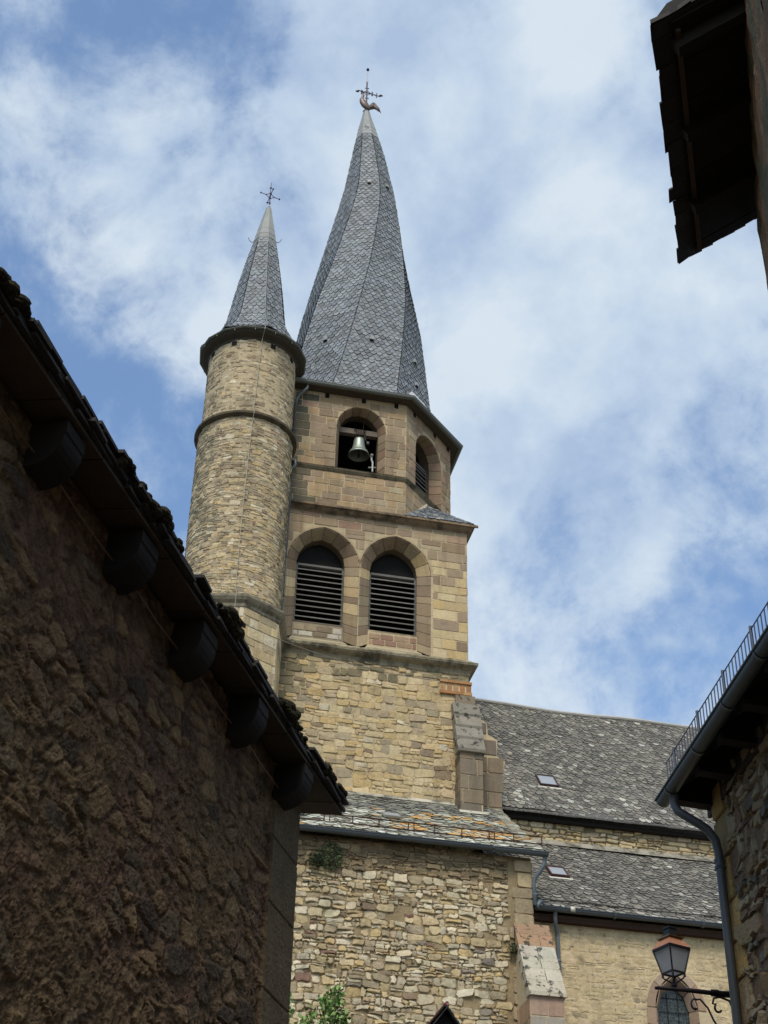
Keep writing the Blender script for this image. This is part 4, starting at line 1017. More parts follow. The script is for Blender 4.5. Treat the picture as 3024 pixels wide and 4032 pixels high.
    for k in range(m):
        t0, t1 = k/m, (k+1)/m; ya, za = lerp(prs[0][0], prs[1][0], t0), lerp(prs[0][1], prs[1][1], t0); yb, zb = lerp(prs[0][0], prs[1][0], t1), lerp(prs[0][1], prs[1][1], t1)
        cuts = [x0-.04, x1+.04] if k in (0, 5) else [x0-.04, x0+.7*U(.3, .7), x1+.04]
        c0 = sl(158, 128, 100) if k >= 4 else sl(178, 170, 150)
        for a, b in zip(cuts[:-1], cuts[1:]):
            mb.ext([(a+.008, ya-.015, za-.05), (a+.008, ya, za+.035), (a+.008, yb-.012, zb+.015), (a+.008, yb+.06, zb-.12), (a+.008, ya+.2, za-.06)], (b-a-.016, 0, 0), vary(c0, .06))
    B(mb, 'sloping_cap', M_CAP, bt)
    return T
def snow_guard(B, parent, u0, u1, y, z, slope, c, H, step=.62):
    """iron snow guard: two rails on posts above the eaves"""
    mb = MB(); L_ = u1-u0; n = round(L_/step)
    for zz_ in (z+.02, z+H): mb.tube([(lerp(u0, u1, k/12), y+.01*sin(k*2.1), zz_+.006*sin(k*1.3)) for k in range(13)], .013, c, 6)
    for k in range(n+1):
        u = lerp(u0, u1, k/n)+U(-.04, .04) if 0 < k < n else lerp(u0, u1, k/n)
        mb.tube([(u, y, z-.04), (u, y, z+H)], .014, c, 6); mb.tube([(u, y, z+.0), (u, y+.16, z+.14)], .007, c, 6)
        if k % 3 == 1: mb.tube([(u+.12, y, z-.02), (u+.12, y, z+H)], .012, c, 6)
    B(mb, 'snow_guard', M_IRON, parent)
church_nave()

# ================================================================== side chapel in front of the tower
def side_chapel():
    T = thing('side_chapel', 'low rubble stone chapel with a lichen covered lean-to roof below the tower', 'chapel', FT, (-3, -1.5, 0)); OFF = (-3, -1.5, 0)
    def B(mb, name, mat, parent=T, smooth=False): return mb.build(name, mat, parent, smooth, OFF)
    U0, U1 = -9.0, .5
    mb = MB(); M, Nf = front(-3.0)
    mb.box(U0, U1, -3.0, 0, 0, 14.56, sl(150, 132, 100))
    corner_q = lambda a, b, w, h: not (a+w > .02)
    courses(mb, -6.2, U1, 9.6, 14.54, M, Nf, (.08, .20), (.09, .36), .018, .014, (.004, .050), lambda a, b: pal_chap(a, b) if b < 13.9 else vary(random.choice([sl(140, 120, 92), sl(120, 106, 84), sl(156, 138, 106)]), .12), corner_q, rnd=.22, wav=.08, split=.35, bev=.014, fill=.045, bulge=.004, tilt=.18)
    z = 9.6
    while z < 14.45:
        h = min(U(.22, .36), 14.54-z); w_ = U(.28, .52)
        P = [Vector((x, -3.0, y)) for x, y in outline(U1-w_, U1, z+.01, z+.01, z+h-.01, z+h-.01, .1, .006)]
        stone(mb, P, Vector((0, -1, 0)), .04, vary(random.choice([sl(168, 150, 120), sl(182, 162, 126), sl(152, 134, 108), sl(158, 140, 112)]), .1), .012, .002, tilt=.1)
        P = [Vector((U1, x, y)) for x, y in outline(-3.0, -3.0+U(.3, .6), z+.01, z+.01, z+h-.01, z+h-.01, .1, .006)]
        stone(mb, P, Vector((1, 0, 0)), .03, vary(sl(160, 142, 110), .1), .02, .003)
        z += h
    B(mb, 'rubble_wall', M_RUB)
    y0, z0, y1, z1 = -3.22, 14.66, 0.0, 17.0
    mb = MB()
    wavy_roof(mb, -6.6, .72, y0, z0, y1, z1, 26, .24, pal_lich, amp=.06, lift=.022, thick=.018, lip=sl(80, 78, 68), jw=.34, jy=.3, base=sl(50, 48, 42), round_=.3, jit=.3)
    wavy_roof(mb, .0, .72, 0.0, 17.0, .5, 17.36, 4, .19, pal_lich, amp=.0, lift=.028, thick=.02, jw=.34, jy=.3, base=sl(50, 48, 42), round_=.3)
    mb.poly([(-9, y0+.05, z0-.05), (.70, y0+.05, z0-.05), (.70, 0, z1-.06), (-9, 0, z1-.06)], sl(36, 32, 28))
    for k in range(24):
        a = -6.6+k*.305; mb.ext([(a, y0-.04+U(-.02, .02), z0-.05), (a, y0-.04, z0-.015), (a, y0+.2, z0+.12), (a, y0+.2, z0+.08)], (.30, 0, 0), vary(choose((sl(150, 150, 134), 2), (sl(110, 104, 92), 2)), .15))
    # ragged verge slates
    for k in range(22):
        t = k/22; y, z = lerp(y0, y1, t), lerp(z0, z1, t)
        mb.ext([(.45, y, z+.02), (.45, y+.17, z+.14), (.70+U(0, .08), y+.17, z+.14), (.70+U(0, .08), y, z+.02)], (0, 0, -.035), vary(sl(118, 112, 96), .2))
    rf = B(mb, 'lichen_roof', M_LICH)
    mb = MB(); mb.ext([(-5.2, -.02, 17.06), (-5.2, -.10, 16.95), (-5.2, 0, 16.95)], (4.8, 0, 0), sl(190, 184, 164))
    mb.ext([(-.44, -.66, 16.6), (-.44, -.70, 16.52), (-.44, -.5, 16.6)], (.72, 0, 0), sl(190, 184, 164)); B(mb, 'flashing', M_CORN, rf)
    mb = MB(); pr = [(-3.28+.082*cos(t), 14.60+.082*sin(t)) for t in [pi+pi*k/8 for k in range(9)]]
    gc_ = sl(86, 92, 96)
    for a, b, dz in ((-9, -.42, 0), (-.40, .80, -.015)):
        mb.loft([[(u, y, z+dz) for y, z in pr] for u in [lerp(a, b, k/5) for k in range(6)]], gc_, False); mb.tube([(a, -3.36, 14.6+dz), (b, -3.36, 14.6+dz)], .014, gc_, 6)
    mb.poly([(.80, y, z-.015) for y, z in pr], gc_); B(mb, 'gutter', M_ZINC, rf, True)
    mb = MB(); pc = sl(98, 108, 112)
    mb.tube([(.73, -3.28, 14.50), (.72, -3.27, 14.36), (.64, -3.2, 14.2), (.55, -3.12, 14.08), (.52, -3.08, 13.95), (.54, -3.06, 13.52), (.58, -3.04, 13.44), (.70, -2.9, 13.66), (.8, -2.75, 13.72)], .045, pc, 10)
    mb.tube([(.535, -3.06, 13.72), (.535, -3.06, 13.76)], .055, pc, 10)
    B(mb, 'downpipe', M_ZINC, T, True)
    snow_guard(B, rf, -6.4, .80, -2.90, 14.93, .73, sl(70, 46, 36), .19)
    # small flat skylight and a clay vent pipe on the roof
    sd = Vector((0, y1-y0, z1-z0)).normalized(); nn_ = Vector((0, -sd.z, sd.y))
    def q(u, y, d): return Vector((u, y, z0+(z1-z0)*(y-y0)/(y1-y0)))+nn_*d
    mb = MB(); a, b, c, d = q(-2.50, -1.96, .03), q(-2.14, -1.96, .03), q(-2.14, -1.70, .03), q(-2.50, -1.70, .03)
    mb.ext([a, b, c, d], nn_*.05, sl(150, 150, 138)); fo = B(mb, 'skylight', M_PLAST, rf)
    mb = MB(); mb.poly([p+nn_*.055+(sum((a, b, c, d), Vector())/4-p)*.14 for p in (a, b, c, d)], (.5, .5, .5)); mb.build('pane', M_SKYL, fo, False, OFF)
    mb = MB(); p = q(-4.52, -2.5, .1); mb.tube([p+Vector((-.03, .2, .16)), p+Vector((.12, -.12, -.04))], .07, sl(168, 180, 190), 12, False); mb.tube([p+Vector((-.03, .2, .16)), p+Vector((.118, -.115, -.037))], .055, sl(20, 20, 20), 12)
    B(mb, 'vent_pipe', M_PLAST, rf, True)
side_chapel()

# ---- porch gable in front of the chapel
def porch():
    T = thing('porch', 'little dark gabled porch roof at the foot of the chapel wall', 'porch', FT, (-2.02, -4.3, 0)); OFF = (-2.02, -4.3, 0)
    mb = MB(); cxp, zt = -2.02, 10.43
    for s in (-1, 1):
        FL = lambda t, s=s: Vector((lerp(cxp+s*1.5, cxp, t), -5.55, lerp(zt-1.9, zt, t)))
        FR = lambda t, s=s: Vector((lerp(cxp+s*1.5, cxp, t), -3.0, lerp(zt-1.9, zt, t)))
        if s > 0: slates(mb, FL, FR, 18, lambda a, b: vary(sl(62, 60, 60), .2), w=.16, lift=.02, jw=.2, base=sl(30, 28, 26))
        else: slates(mb, FR, FL, 18, lambda a, b: vary(sl(62, 60, 60), .2), w=.16, lift=.02, jw=.2, base=sl(30, 28, 26))
        for k in range(14):
            t = k/14; x = lerp(cxp+s*1.5, cxp, t); z = lerp(zt-1.9, zt, t)
            mb.ext([(x, -5.60-U(0, .02), z-.02), (x-s*.14, -5.6, z+.14), (x-s*.14, -5.6, z+.11), (x, -5.6, z-.06)], (0, .1, 0), vary(sl(44, 42, 42), .2))
    rf = mb.build('porch_roof', M_DARK, T, False, OFF)
    mb = MB(); mb.tube([(cxp, -5.6, zt+.03), (cxp, -3.05, zt+.03)], .035, sl(150, 92, 92), 8); mb.build('ridge_tile', M_ASH, rf, True, OFF)
    mb = MB(); mb.poly([(cxp-1.4, -5.4, 8.6), (cxp+1.4, -5.4, 8.6), (cxp, -5.4, 10.37)], sl(26, 24, 22)); mb.box(cxp-1.35, cxp+1.35, -5.4, -3.0, 0, 8.6, MORTAR); mb.build('porch_wall', M_WOOD, T, False, OFF)
porch()

# ---- floodlight on the turret and the cable that crosses the tower
def floodlight():
    p = (-6.12, -2.02, 20.02)
    T = thing('floodlight', 'slim black floodlight fixed to the foot of the round turret', 'floodlight', FT, p)
    mb = MB(); mb.ext([(-6.34, -2.12, 20.06), (-5.92, -2.10, 19.98), (-5.90, -2.04, 19.92), (-6.32, -2.06, 20.0)], (0, .12, .035), sl(34, 38, 44)); mb.build('housing', M_PLAST, T, False, p)
    mb = MB(); mb.ext([(-6.26, -2.13, 20.055), (-6.08, -2.12, 20.03), (-6.08, -2.10, 20.0), (-6.26, -2.11, 20.02)], (0, .02, .03), sl(196, 200, 204)); mb.build('lens', M_SKYL, T, False, p)
    mb = MB(); mb.box(-6.16, -6.08, -2.02, -1.8, 19.88, 19.96, sl(30, 32, 34)); mb.build('bracket', M_IRON, T, False, p)
    p2 = (-4.0, -1.0, 19.6)
    T2 = MB(); pts = []
    for k in range(25):
        t = k/24; a = Vector((-5.92, -2.05, 19.98)).lerp(Vector((-.70, -.12, 20.24)), t); a.z -= .30*4*t*(1-t)*.8; pts.append(a)
    T2.tube([FT.w(q) for q in pts], .009, sl(128, 122, 110), 6); o = T2.build('cable', M_PLAST); tag(o, 'thin cable sagging across the tower from the turret floodlight to the brick band', 'cable')
floodlight()

# ================================================================== plants
def leaf(mb, p, d, L_, w, c):
    d = d.normalized(); s = d.cross(Vector((U(-1, 1), U(-1, 1), U(-1, 1)))).normalized(); n_ = d.cross(s)
    pts = [p, p+d*L_*.35+s*w*.5, p+d*L_*.7+s*w*.38+n_*w*.1, p+d*L_, p+d*L_*.7-s*w*.38+n_*w*.1, p+d*L_*.35-s*w*.5]
    mb.poly(pts, c)
def rand_dir(): 
    v = Vector((random.gauss(0, 1), random.gauss(0, 1), random.gauss(0, 1))); return v.normalized()
def shrub():
    base = (-4.35, -5.0, 0); T = thing('shrub', 'leafy young green shrub against the chapel wall', 'shrub', FT, base)
    st = MB(); lf = MB(); tips = []
    for k in range(12):
        a = Vector((-4.35+U(-.1, .1), -5+U(-.1, .1), 0)); top = Vector((-4.35+U(-.62, .62), -5+U(-.35, .35), U(10.05, 10.68)))
        pts = [a.lerp(top, t)+Vector((.15*nz(t*3, k), .15*nz(t*3, k+9), 0))*min(1, t*3) for t in [q/8 for q in range(9)]]
        st.tube(pts, [.03*(1-q/9)+.006 for q in range(9)], sl(96, 84, 62), 6)
        for q in range(110):
            t = 1-.14*R()**1.3; p = a.lerp(top, t)+rand_dir()*U(.02, .16)
            d = rand_dir()+Vector((0, 0, .3)); leaf(lf, p, d, U(.07, .13), U(.045, .08), vary(random.choice([sl(98, 132, 62), sl(120, 150, 78), sl(80, 112, 52), sl(136, 158, 92)]), .15))
    st.build('stem', M_WOOD, T, True, base); lf.build('foliage', M_LEAF, T, False, base)
shrub()
def wall_plant(name, label, base, rx, rz, n, hang, cs, stems=6):
    T = thing(name, label, 'plant', FT, base); lf = MB(); st = MB(); b = Vector(base)
    for k in range(stems):
        e = b+Vector((U(-rx, rx), -U(.03, .12), -U(.2, 1)*rz)); st.tube([b+Vector((0, .03, .02)), b.lerp(e, .5)+Vector((0, -.06, 0)), e], .006, sl(70, 64, 44), 5)
    for k in range(n):
        t = sqrt(R()); a = U(0, 2*pi); p = b+Vector((rx*t*cos(a), -.02-.14*R()*(1.1-t), -rz*.5+rz*.6*t*sin(a)))
        leaf(lf, p, Vector((U(-.6, .6), -.4, -hang+U(-.5, .5))), U(.035, .07), U(.02, .035), vary(random.choice(cs), .2))
    st.build('stem', M_WOOD, T, True, base); lf.build('foliage', M_LEAF, T, False, base)
GRN = [sl(62, 80, 48), sl(48, 66, 40), sl(78, 92, 56), sl(40, 54, 34)]
wall_plant('wall_fern', 'dark green tuft hanging just under the chapel gutter, the larger of two', (-3.86, -3.06, 14.38), .27, .52, 620, .8, GRN)
wall_plant('wall_fern', 'smaller green tuft on the chapel wall, left of and below the larger tuft', (-4.18, -3.06, 14.12), .16, .26, 240, .3, GRN)
wall_plant('moss_tuft', 'tiny green tuft growing where the chapel wall meets the pink buttress', (.02, -3.06, 12.60), .09, .2, 140, .2, GRN, 3)

# ================================================================== left house (dark eaves and rough wall)
FL_ = Frame(-.6058, 11.0, -radians(15.4))     # x towards the street, y away along the wall
def left_house():
    T = thing('left_house', 'shaded rough stone house on the left with deep corbelled slate eaves', 'house', FL_, (-2, -4, 0)); OFF = (-2, -4, 0)
    T.name = 'stone_house'
    def B(mb, name, mat, parent=T, smooth=False): return mb.build(name, mat, parent, smooth, OFF)
    # rough wall: real relief
    mb = MB(); Y0, Y1, Z0, Z1 = -6.2, 0.0, 3.2, 6.62; ny, nzv = 430, 240
    stc = [sl(164, 138, 102), sl(172, 146, 108), sl(152, 130, 102), sl(142, 118, 92), sl(134, 120, 98), sl(84, 78, 70)]
    i0 = len(mb.v)
    for j in range(nzv+1):
        z = lerp(Z0, Z1, j/nzv)
        for i in range(ny+1):
            y = lerp(Y0, Y1, i/ny)
            # broken rubble and coarse mortar: facets of three sizes, each cell with its own height and tilt
            wq = Vector((nz(y*2.3, z*2.3, 5), nz(y*2.3, z*2.3, 9), 0))
            q = Vector((y*4.2, z*8.0, 0))+wq*.8
            ds, ps = noise.voronoi(q); h = hash((round(ps[0].x, 2), round(ps[0].y, 2))); hv = [((h >> k_s) % 1000)/1000-.5 for k_s in (3, 13, 23)]
            edge = ds[1]-ds[0]; st_ = max(0, min(1, (edge-.04)*5)); st_ = st_*st_*(3-2*st_); isst = hv[0]+.5 < .62+.5*nz(y*.7, z*.9, 77) and y < -.62
            q2 = Vector((y*11, z*15, 3))+wq*1.5
            ds2, ps2 = noise.voronoi(q2); h2 = hash((round(ps2[0].x, 2), round(ps2[0].y, 2))); g2 = [((h2 >> k_s) % 1000)/1000-.5 for k_s in (3, 13, 23)]
            e2 = min(1, (ds2[1]-ds2[0])*6); r2 = q2-ps2[0]
            f1 = nz(y*7, z*7, 2)*.5+nz(y*34, z*34, 4)*.5
            rel = q-ps[0]
            q3 = Vector((y*31, z*34, 7))+wq*2
            h3 = noise.cell(q3+Vector((nz(y*40, z*40), nz(y*40, z*40, 3), 0))*.8)-.5
            d = .018*nz(y*1.3, z*1.3, 8)+.010*f1+.003*h3
            d += e2*(.013*g2[0]+.012*(g2[1]*r2.x+g2[2]*r2.y)) * (1-.72*st_ if isst else 1.0)
            k_ = 1+.26*f1+(.34*g2[0]-.22*(1-e2))*(1-.75*st_ if isst else 1)+.16*h3
            mk = max(0, min(1, .5+2.2*(nz(y*.9, z*.9, 12)+.4*nz(y*4, z*4, 15))))
            mc = tuple(lerp(sl(136, 108, 88)[k], sl(138, 116, 88)[k], mk) for k in range(3)); c = mc
            if isst:
                d += st_*(.005+.013*(hv[1]+.5)+.030*(hv[1]*rel.x*.5+hv[2]*rel.y*.6))
                c = tuple(lerp(mc[k], stc[(h >> 9) % 6][k], .75*st_) for k in range(3)); k_ *= .66+.34*min(1, edge*9)
            if y > -.62: # dressed stones at the corner
                d = .03+.006*f1; d -= .010 if (z*2.0+.15*sin(z*3)) % 1 < .022 else 0; c = sl(122, 108, 86); k_ = 1+.3*f1
                if y > -.02: d = .0
            mb.v.append((d, y, z)); mb.c.append((c[0]*k_, c[1]*k_, c[2]*k_))
    for j in range(nzv):
        for i in range(ny):
            a = i0+j*(ny+1)+i; mb.f.append((a, a+1, a+ny+2, a+ny+1)); mb.mi.append(0)
    B(mb, 'rough_wall', M_NEAR, T, False)
    mb = MB(); cw = sl(120, 98, 78)
    mb.box(-6, -.03, -14, -.003, 0, 6.75, cw); mb.box(-6, -.0, -14, -6.2, 0, 6.6, cw); mb.box(-.5, .015, -6.2, -.01, 0, 3.22, cw)
    B(mb, 'wall_core', M_NEAR)
    # corbels
    sp = 1.06; cor = []
    for k in range(9):
        y = -.62-k*sp*.98; w_ = .30; h0 = 6.60
        e_ = U(-.02, .012); w_ = U(.20, .27); dp = U(.17, .22)
        pr = [(0, h0), (.232+e_, h0), (.232+e_, h0-.07)]+[(.02+(.205+e_)*cos(t), h0-.08-dp*sin(t)) for t in [pi/2*q/8 for q in range(9)]]+[(0, h0-.08-dp)]
        mb = MB(); mb.ext([(x-.0, y, z) for x, z in pr], (0, w_, 0), vary(sl(34, 28, 23), .2)); o = B(mb, 'eaves_corbel', M_WOOD)
    # sloping soffit boards between wall and eaves
    mb = MB(); k = 0; y = -9.0
    s = .16
    while y < .40:
        w_ = U(.45, .7); y2 = min(y+w_, .41)
        mb.ext([(-.25, y, 6.63+s*.45), (.235, y, 6.63), (.235, y, 6.655), (-.25, y, 6.655+s*.45)], (0, y2-y-.012, 0), vary(sl(72, 61, 48), .22)); y = y2
    B(mb, 'soffit_board', M_WOOD)
    # slates: thick ragged edge
    mb = MB(); y = -9.2
    for lay in range(4):
        y = -9.2
        while y < .42:
            w_ = U(.16, .36); y2 = min(y+w_, .43); xo = .256+.006*lay+U(-.03, .035); z = 6.662+lay*.026
            mb.ext([(xo, y+.003, z+U(-.004, .008)), (xo-U(0, .02), y2-.003, z+U(-.004, .008)), (-.3, y2-.003, z+.09), (-.3, y+.003, z+.09)], (0, 0, .022), vary(sl(58, 54, 50), .25)); y = y2
    mb.poly([(-.2, -14, 6.85), (-.2, .4, 6.85), (-4, .4, 9.4), (-4, -14, 9.4)], sl(70, 66, 62)); mb.poly([(-4, -14, 9.4), (-4, .4, 9.4), (-7, .4, 7.2), (-7, -14, 7.2)], sl(70, 66, 62))
    mb.poly([(-.2, .41, 6.75), (-4, .41, 9.35), (-6, .41, 7), (-6, .41, 6.7)], sl(70, 62, 52))
    rf = B(mb, 'slate_eaves', M_DARK)
    # moss cushions along the edge
    mb = MB()
    for k in range(420):
        y = U(-6.6, .36); g_ = nz(y*1.5, 3)+.5*nz(y*4, 8)
        if g_ < -.02: continue
        r = U(.014, .034)*(1+1.6*g_); x = .270+U(-.06, .01+.02*g_); z = 6.735+U(-.01, .03+.06*g_)
        rings = []
        for a in range(6):
            t = pi*a/5; rings.append([(x+r*sin(t)*cos(b)*(1+.6*nz(b*2, k, a)), y+1.3*r*sin(t)*sin(b)*(1+.6*nz(b*2, k+5, a)), z+r*.8*cos(t)*(1+.4*nz(b*3, k, 9))) for b in [2*pi*q/9 for q in range(9)]])
        mb.loft(rings, vary(sl(58, 55, 40), .25), True)
    o = B(mb, 'moss', M_NEAR, rf); o['kind'] = 'stuff'
    return T
LHT = left_house()
def wall_wire():
    mb = MB(); pts = []
    for k in range(60):
        y = -7.6+k*.124; z = 6.46+.012*nz(y*2.0, 4)+(-.05*abs(sin((y+.3)*3.0))*.6); pts.append(FL_.w((.05+.012*nz(y*3, 1), y, z-.02)))
    mb.tube(pts, .006, sl(118, 92, 72), 6); o = mb.build('wall_cable', M_PLAST); tag(o, 'thin brown cable running along the shaded wall under the left eaves', 'cable')
wall_wire()

# ================================================================== right house (gutter, railing, downpipe)
FR_ = Frame(3.0478, 12.875, radians(6.5))      # x away from the street (so the wall faces -x), y away along the wall
def right_house():
    T = thing('corner_house', 'shaded rubble stone house on the right with a long grey gutter', 'house', FR_, (2, -4, 0)); OFF = (2, -4, 0)
    T.name = 'rubble_house'
    def B(mb, name, mat, parent=T, smooth=False): return mb.build(name, mat, parent, smooth, OFF)
    cw = sl(128, 108, 84)
    mb = MB(); mb.box(0, 6, -6, 0, 0, 7.62, sl(122, 100, 78))
    pr_ = lambda a, b: vary(random.choice([sl(150, 132, 100), sl(134, 116, 92), sl(160, 144, 116), sl(124, 102, 84), sl(140, 118, 88), sl(112, 106, 94), sl(162, 146, 118)]), .10)
    courses(mb, -6, -.35, 3.2, 7.6, lambda a, b, d: Vector((-d, a, b)), lambda a: Vector((-1, 0, 0)), (.08, .20), (.09, .30), .022, .016, (.0, .045), pr_, rnd=.24, wav=.08, split=.35, bev=.016, fill=.10, bulge=.004, tilt=.25)
    z = 3.0
    while z < 7.5: # dressed corner stones
        h = U(.28, .42); w_ = U(.28, .46); P = [Vector((0, x, y)) for x, y in outline(-w_, -.01, z+.01, z+.01, z+h-.01, z+h-.01, .06, .006)]
        stone(mb, P, Vector((-1, 0, 0)), .03, vary(random.choice([sl(176, 146, 92), sl(166, 140, 96), sl(150, 128, 92)]), .08), .016, .002); z += h
    B(mb, 'rubble_wall', M_NEAR)
    mb = MB(); sd = .72
    mb.poly([(-.36, -6, 7.56), (-.36, .12, 7.56), (0, .12, 7.60+.4*sd), (0, -6, 7.60+.4*sd)], sl(38, 32, 27))
    for k in range(9):
        y = .05-k*.62; mb.ext([(-.34, y, 7.50), (-.34, y, 7.60), (.1, y, 7.60+.44*sd), (.1, y, 7.36+.1)], (0, -.12, 0), vary(sl(36, 30, 25), .15))
    mb.box(-.03, .0, -6, .1, 7.42, 7.62, sl(58, 48, 38))
    so = B(mb, 'soffit', M_WOOD)
    mb = MB()
    slates(mb, lambda t: Vector((-.38+3.5*t, .14, 7.60+3.5*sd*t)), lambda t: Vector((-.38+3.5*t, -6, 7.60+3.5*sd*t)), 26, lambda s, t: vary(sl(96, 94, 92), .2), w=.2, lift=.02, base=sl(50, 48, 46), jw=.2)
    mb.poly([(3.04, -6, 10.2), (3.04, .4, 10.2), (6.5, .4, 7.6), (6.5, -6, 7.6)], sl(80, 78, 76)); mb.poly([(0, .02, 7.6), (6, .02, 7.6), (3, .02, 10.1)], cw)
    rf = B(mb, 'slate_roof', M_DARK)
    mb = MB(); g = sl(66, 72, 74); r = .068; pr = [(-.437+r*cos(t), 7.56+r*sin(t)) for t in [pi+pi*k/8 for k in range(9)]]
    mb.loft([[(x, y, z) for x, z in pr] for y in (.10, -1, -3, -6)], g, False); mb.poly([(x, .10, z) for x, z in pr], g); mb.tube([(-.505, .10, 7.56), (-.505, -6, 7.56)], .014, g, 6)
    for k in range(7): mb.tube([(-.437, -.2-k*.82, 7.555), (-.437, -.17-k*.82, 7.555)], r+.004, vary(sl(72, 78, 80), .05), 14)
    B(mb, 'gutter', M_ZINC, rf, True)
    mb = MB(); pc = sl(78, 80, 80)
    mb.tube([(-.42, -.16, 7.50), (-.42, -.17, 7.40), (-.40, -.19, 7.33), (-.34, -.21, 7.28), (-.25, -.24, 7.21), (-.17, -.25, 7.15), (-.11, -.25, 7.06), (-.085, -.23, 6.95), (-.08, -.22, 6.8), (-.08, -.20, 0)], .040, pc, 14)
    for z in (6.86, 6.80, 5.4, 4.2): mb.tube([(-.08, -.215, z), (-.08, -.215, z+.03)], .048, pc, 14)
    B(mb, 'downpipe', M_ZINC, T, True)
    # railing-like snow guard
    mb = MB(); ic = sl(80, 84, 94)
    x0 = -.31; zb, zt = 7.72, 8.04
    mb.tube([(x0, .30, zt), (x0, -6, zt)], .006, ic, 6); mb.tube([(x0, .30, zb), (x0, -6, zb)], .006, ic, 6)
    y = .28; k = 0
    while y > -5.9:
        th = .014 if k % 9 == 3 else .0055
        mb.tube([(x0, y, zb-.06), (x0, y, zt+(.03 if k % 9 == 3 else 0))], th, ic, 6); y -= .082; k += 1
    B(mb, 'snow_guard', M_IRON, rf)
right_house()

# ---- street lantern on its bracket
def lantern():
    bx, by, bz = -.515, .0, 5.84       # foot of the lantern in the right house frame
    T = thing('wall_lantern', 'black lantern with copper top and frosted panes on a scrolled wall bracket', 'lantern', FR_, (bx, by, bz)); OFF = (bx, by, bz)
    def B(mb, name, mat, parent=T, smooth=False): return mb.build(name, mat, parent, smooth, OFF)
    K = .56; blk = sl(44, 38, 42); rot = radians(24)
    def P(x, y, z): x, y, z = x*K, y*K, z*K*1.05; return Vector((bx+x*cos(rot)-y*sin(rot), by+x*sin(rot)+y*cos(rot), bz+z))
    zb, zt = .16, .50; wb, wt = .115, .195      # half widths bottom/top
    mb = MB(); cs = [(-1, -1), (1, -1), (1, 1), (-1, 1)]
    for a, b in cs: mb.bar(P(a*wb, b*wb, zb-.02), P(a*wt, b*wt, zt), .013, .013, blk)
    for k in range(4):
        a, b = cs[k], cs[(k+1) % 4]
        mb.bar(P(a[0]*wb, a[1]*wb, zb), P(b[0]*wb, b[1]*wb, zb), .014, .014, blk); mb.bar(P(a[0]*wt, a[1]*wt, zt), P(b[0]*wt, b[1]*wt, zt), .018, .018, blk)
    for a, b in cs:
        mb.tube([P(a*wb, b*wb, zb-.02), P(a*wb*.9, b*wb*.9, zb-.07), P(a*.035, b*.035, zb-.13), P(0, 0, zb-.15)], .007, blk, 6)
        mb.tube([P(a*wb, b*wb, zb-.06), P(a*wb, b*wb, zb)], .010, blk, 6)
    mb.lathe([(.012, bz-.03), (.025, bz-.01), (.025, bz+.01), (.012, bz+.02), (.012, bz+.03)], blk, (bx, by), 12)
    B(mb, 'lantern_frame', M_IRON)
    for k in range(4):
        a, b = cs[k], cs[(k+1) % 4]; mb = MB(); i = .985
        mb.ext([P(a[0]*wb*i, a[1]*wb*i, zb+.012), P(b[0]*wb*i, b[1]*wb*i, zb+.012), P(b[0]*wt*i, b[1]*wt*i, zt-.012), P(a[0]*wt*i, a[1]*wt*i, zt-.012)], (P(0, 0, 0)-P(*[(a[q]+b[q])/2 for q in (0, 1)], 0)).normalized()*.003, (.7, .7, .7))
        B(mb, 'glass_pane', M_FROST)
    mb = MB(); mb.poly([P(a*wb*.55, b*wb*.55, zb+.004) for a, b in cs], (.7, .7, .7)); B(mb, 'glass_base', M_FROST)
    mb = MB(); mb.lathe([(.0, bz+.32), (.02, bz+.31), (.03, bz+.27), (.03, bz+.23), (0, bz+.2)], sl(150, 150, 140), (bx, by), 12); B(mb, 'bulb', M_PLAST, T, True)
    mb = MB(); cp = sl(222, 148, 100)
    ring = lambda w, z: [P(a*w, b*w, z) for a, b in cs]
    mb.loft([ring(wt+.015, zt+.02), ring(wt+.008, zt+.03), ring(.120, zt+.155), ring(.118, zt+.165)], cp, True)
    ro = B(mb, 'copper_roof', M_COPPER)
    mb = MB(); mb.loft([ring(.145, zt+.158), ring(.145, zt+.182), ring(.09, zt+.195)], sl(120, 96, 70), True, True); B(mb, 'roof_rim', M_COPPER, ro)
    mb = MB(); mb.loft([ring(.078, zt+.19), ring(.066, zt+.30), ring(.078, zt+.31), ring(.078, zt+.335)], sl(40, 42, 44), True, True); B(mb, 'chimney', M_IRON, ro)
    # bracket
    mb = MB()
    mb.tube([(bx-.17, by, bz-.04), (bx-.13, by, bz-.035), (bx+.1, by, bz-.04), (-.12, by, bz-.055)], [.014, .016, .020, .022], blk, 8)
    mb.tube([(-.20, by, bz-.05), (-.14, by, bz-.05)], .03, blk, 10); mb.tube([(-.14, by, bz-.055), (-.0, by, bz-.055)], .028, blk, 10)
    B(mb, 'bracket_arm', M_IRON, T, True)
    mb = MB(); z0 = bz-.06
    # big S scroll
    sc_ = [(bx+.155, 0, z0-.13)]+[(bx+.165+.035*cos(t), 0, z0-.095+.045*sin(t)) for t in [radians(q) for q in range(-60, -330, -30)]]
    mb.tube([Vector((x, by, z)) for x, _, z in sc_]+[Vector((bx+.21, by, z0-.05)), Vector((bx+.27, by, z0-.12)), Vector((bx+.31, by, z0-.22)), Vector((bx+.37, by, z0-.32)), Vector((bx+.45, by, z0-.37)), Vector((-.02, by, z0-.35))], .0085, blk, 6)
    sc2 = [(-.155+.03*cos(t), by, z0-.115+.035*sin(t)) for t in [radians(q) for q in range(-30, -260, -30)]]+[(-.20, by, z0-.08), (-.185, by, z0-.035), (-.13, by, z0-.02), (-.05, by, z0-.05), (-.02, by, z0-.14)]
    mb.tube(sc2, .010, blk, 6)
    B(mb, 'scroll', M_IRON, T, True)
lantern()

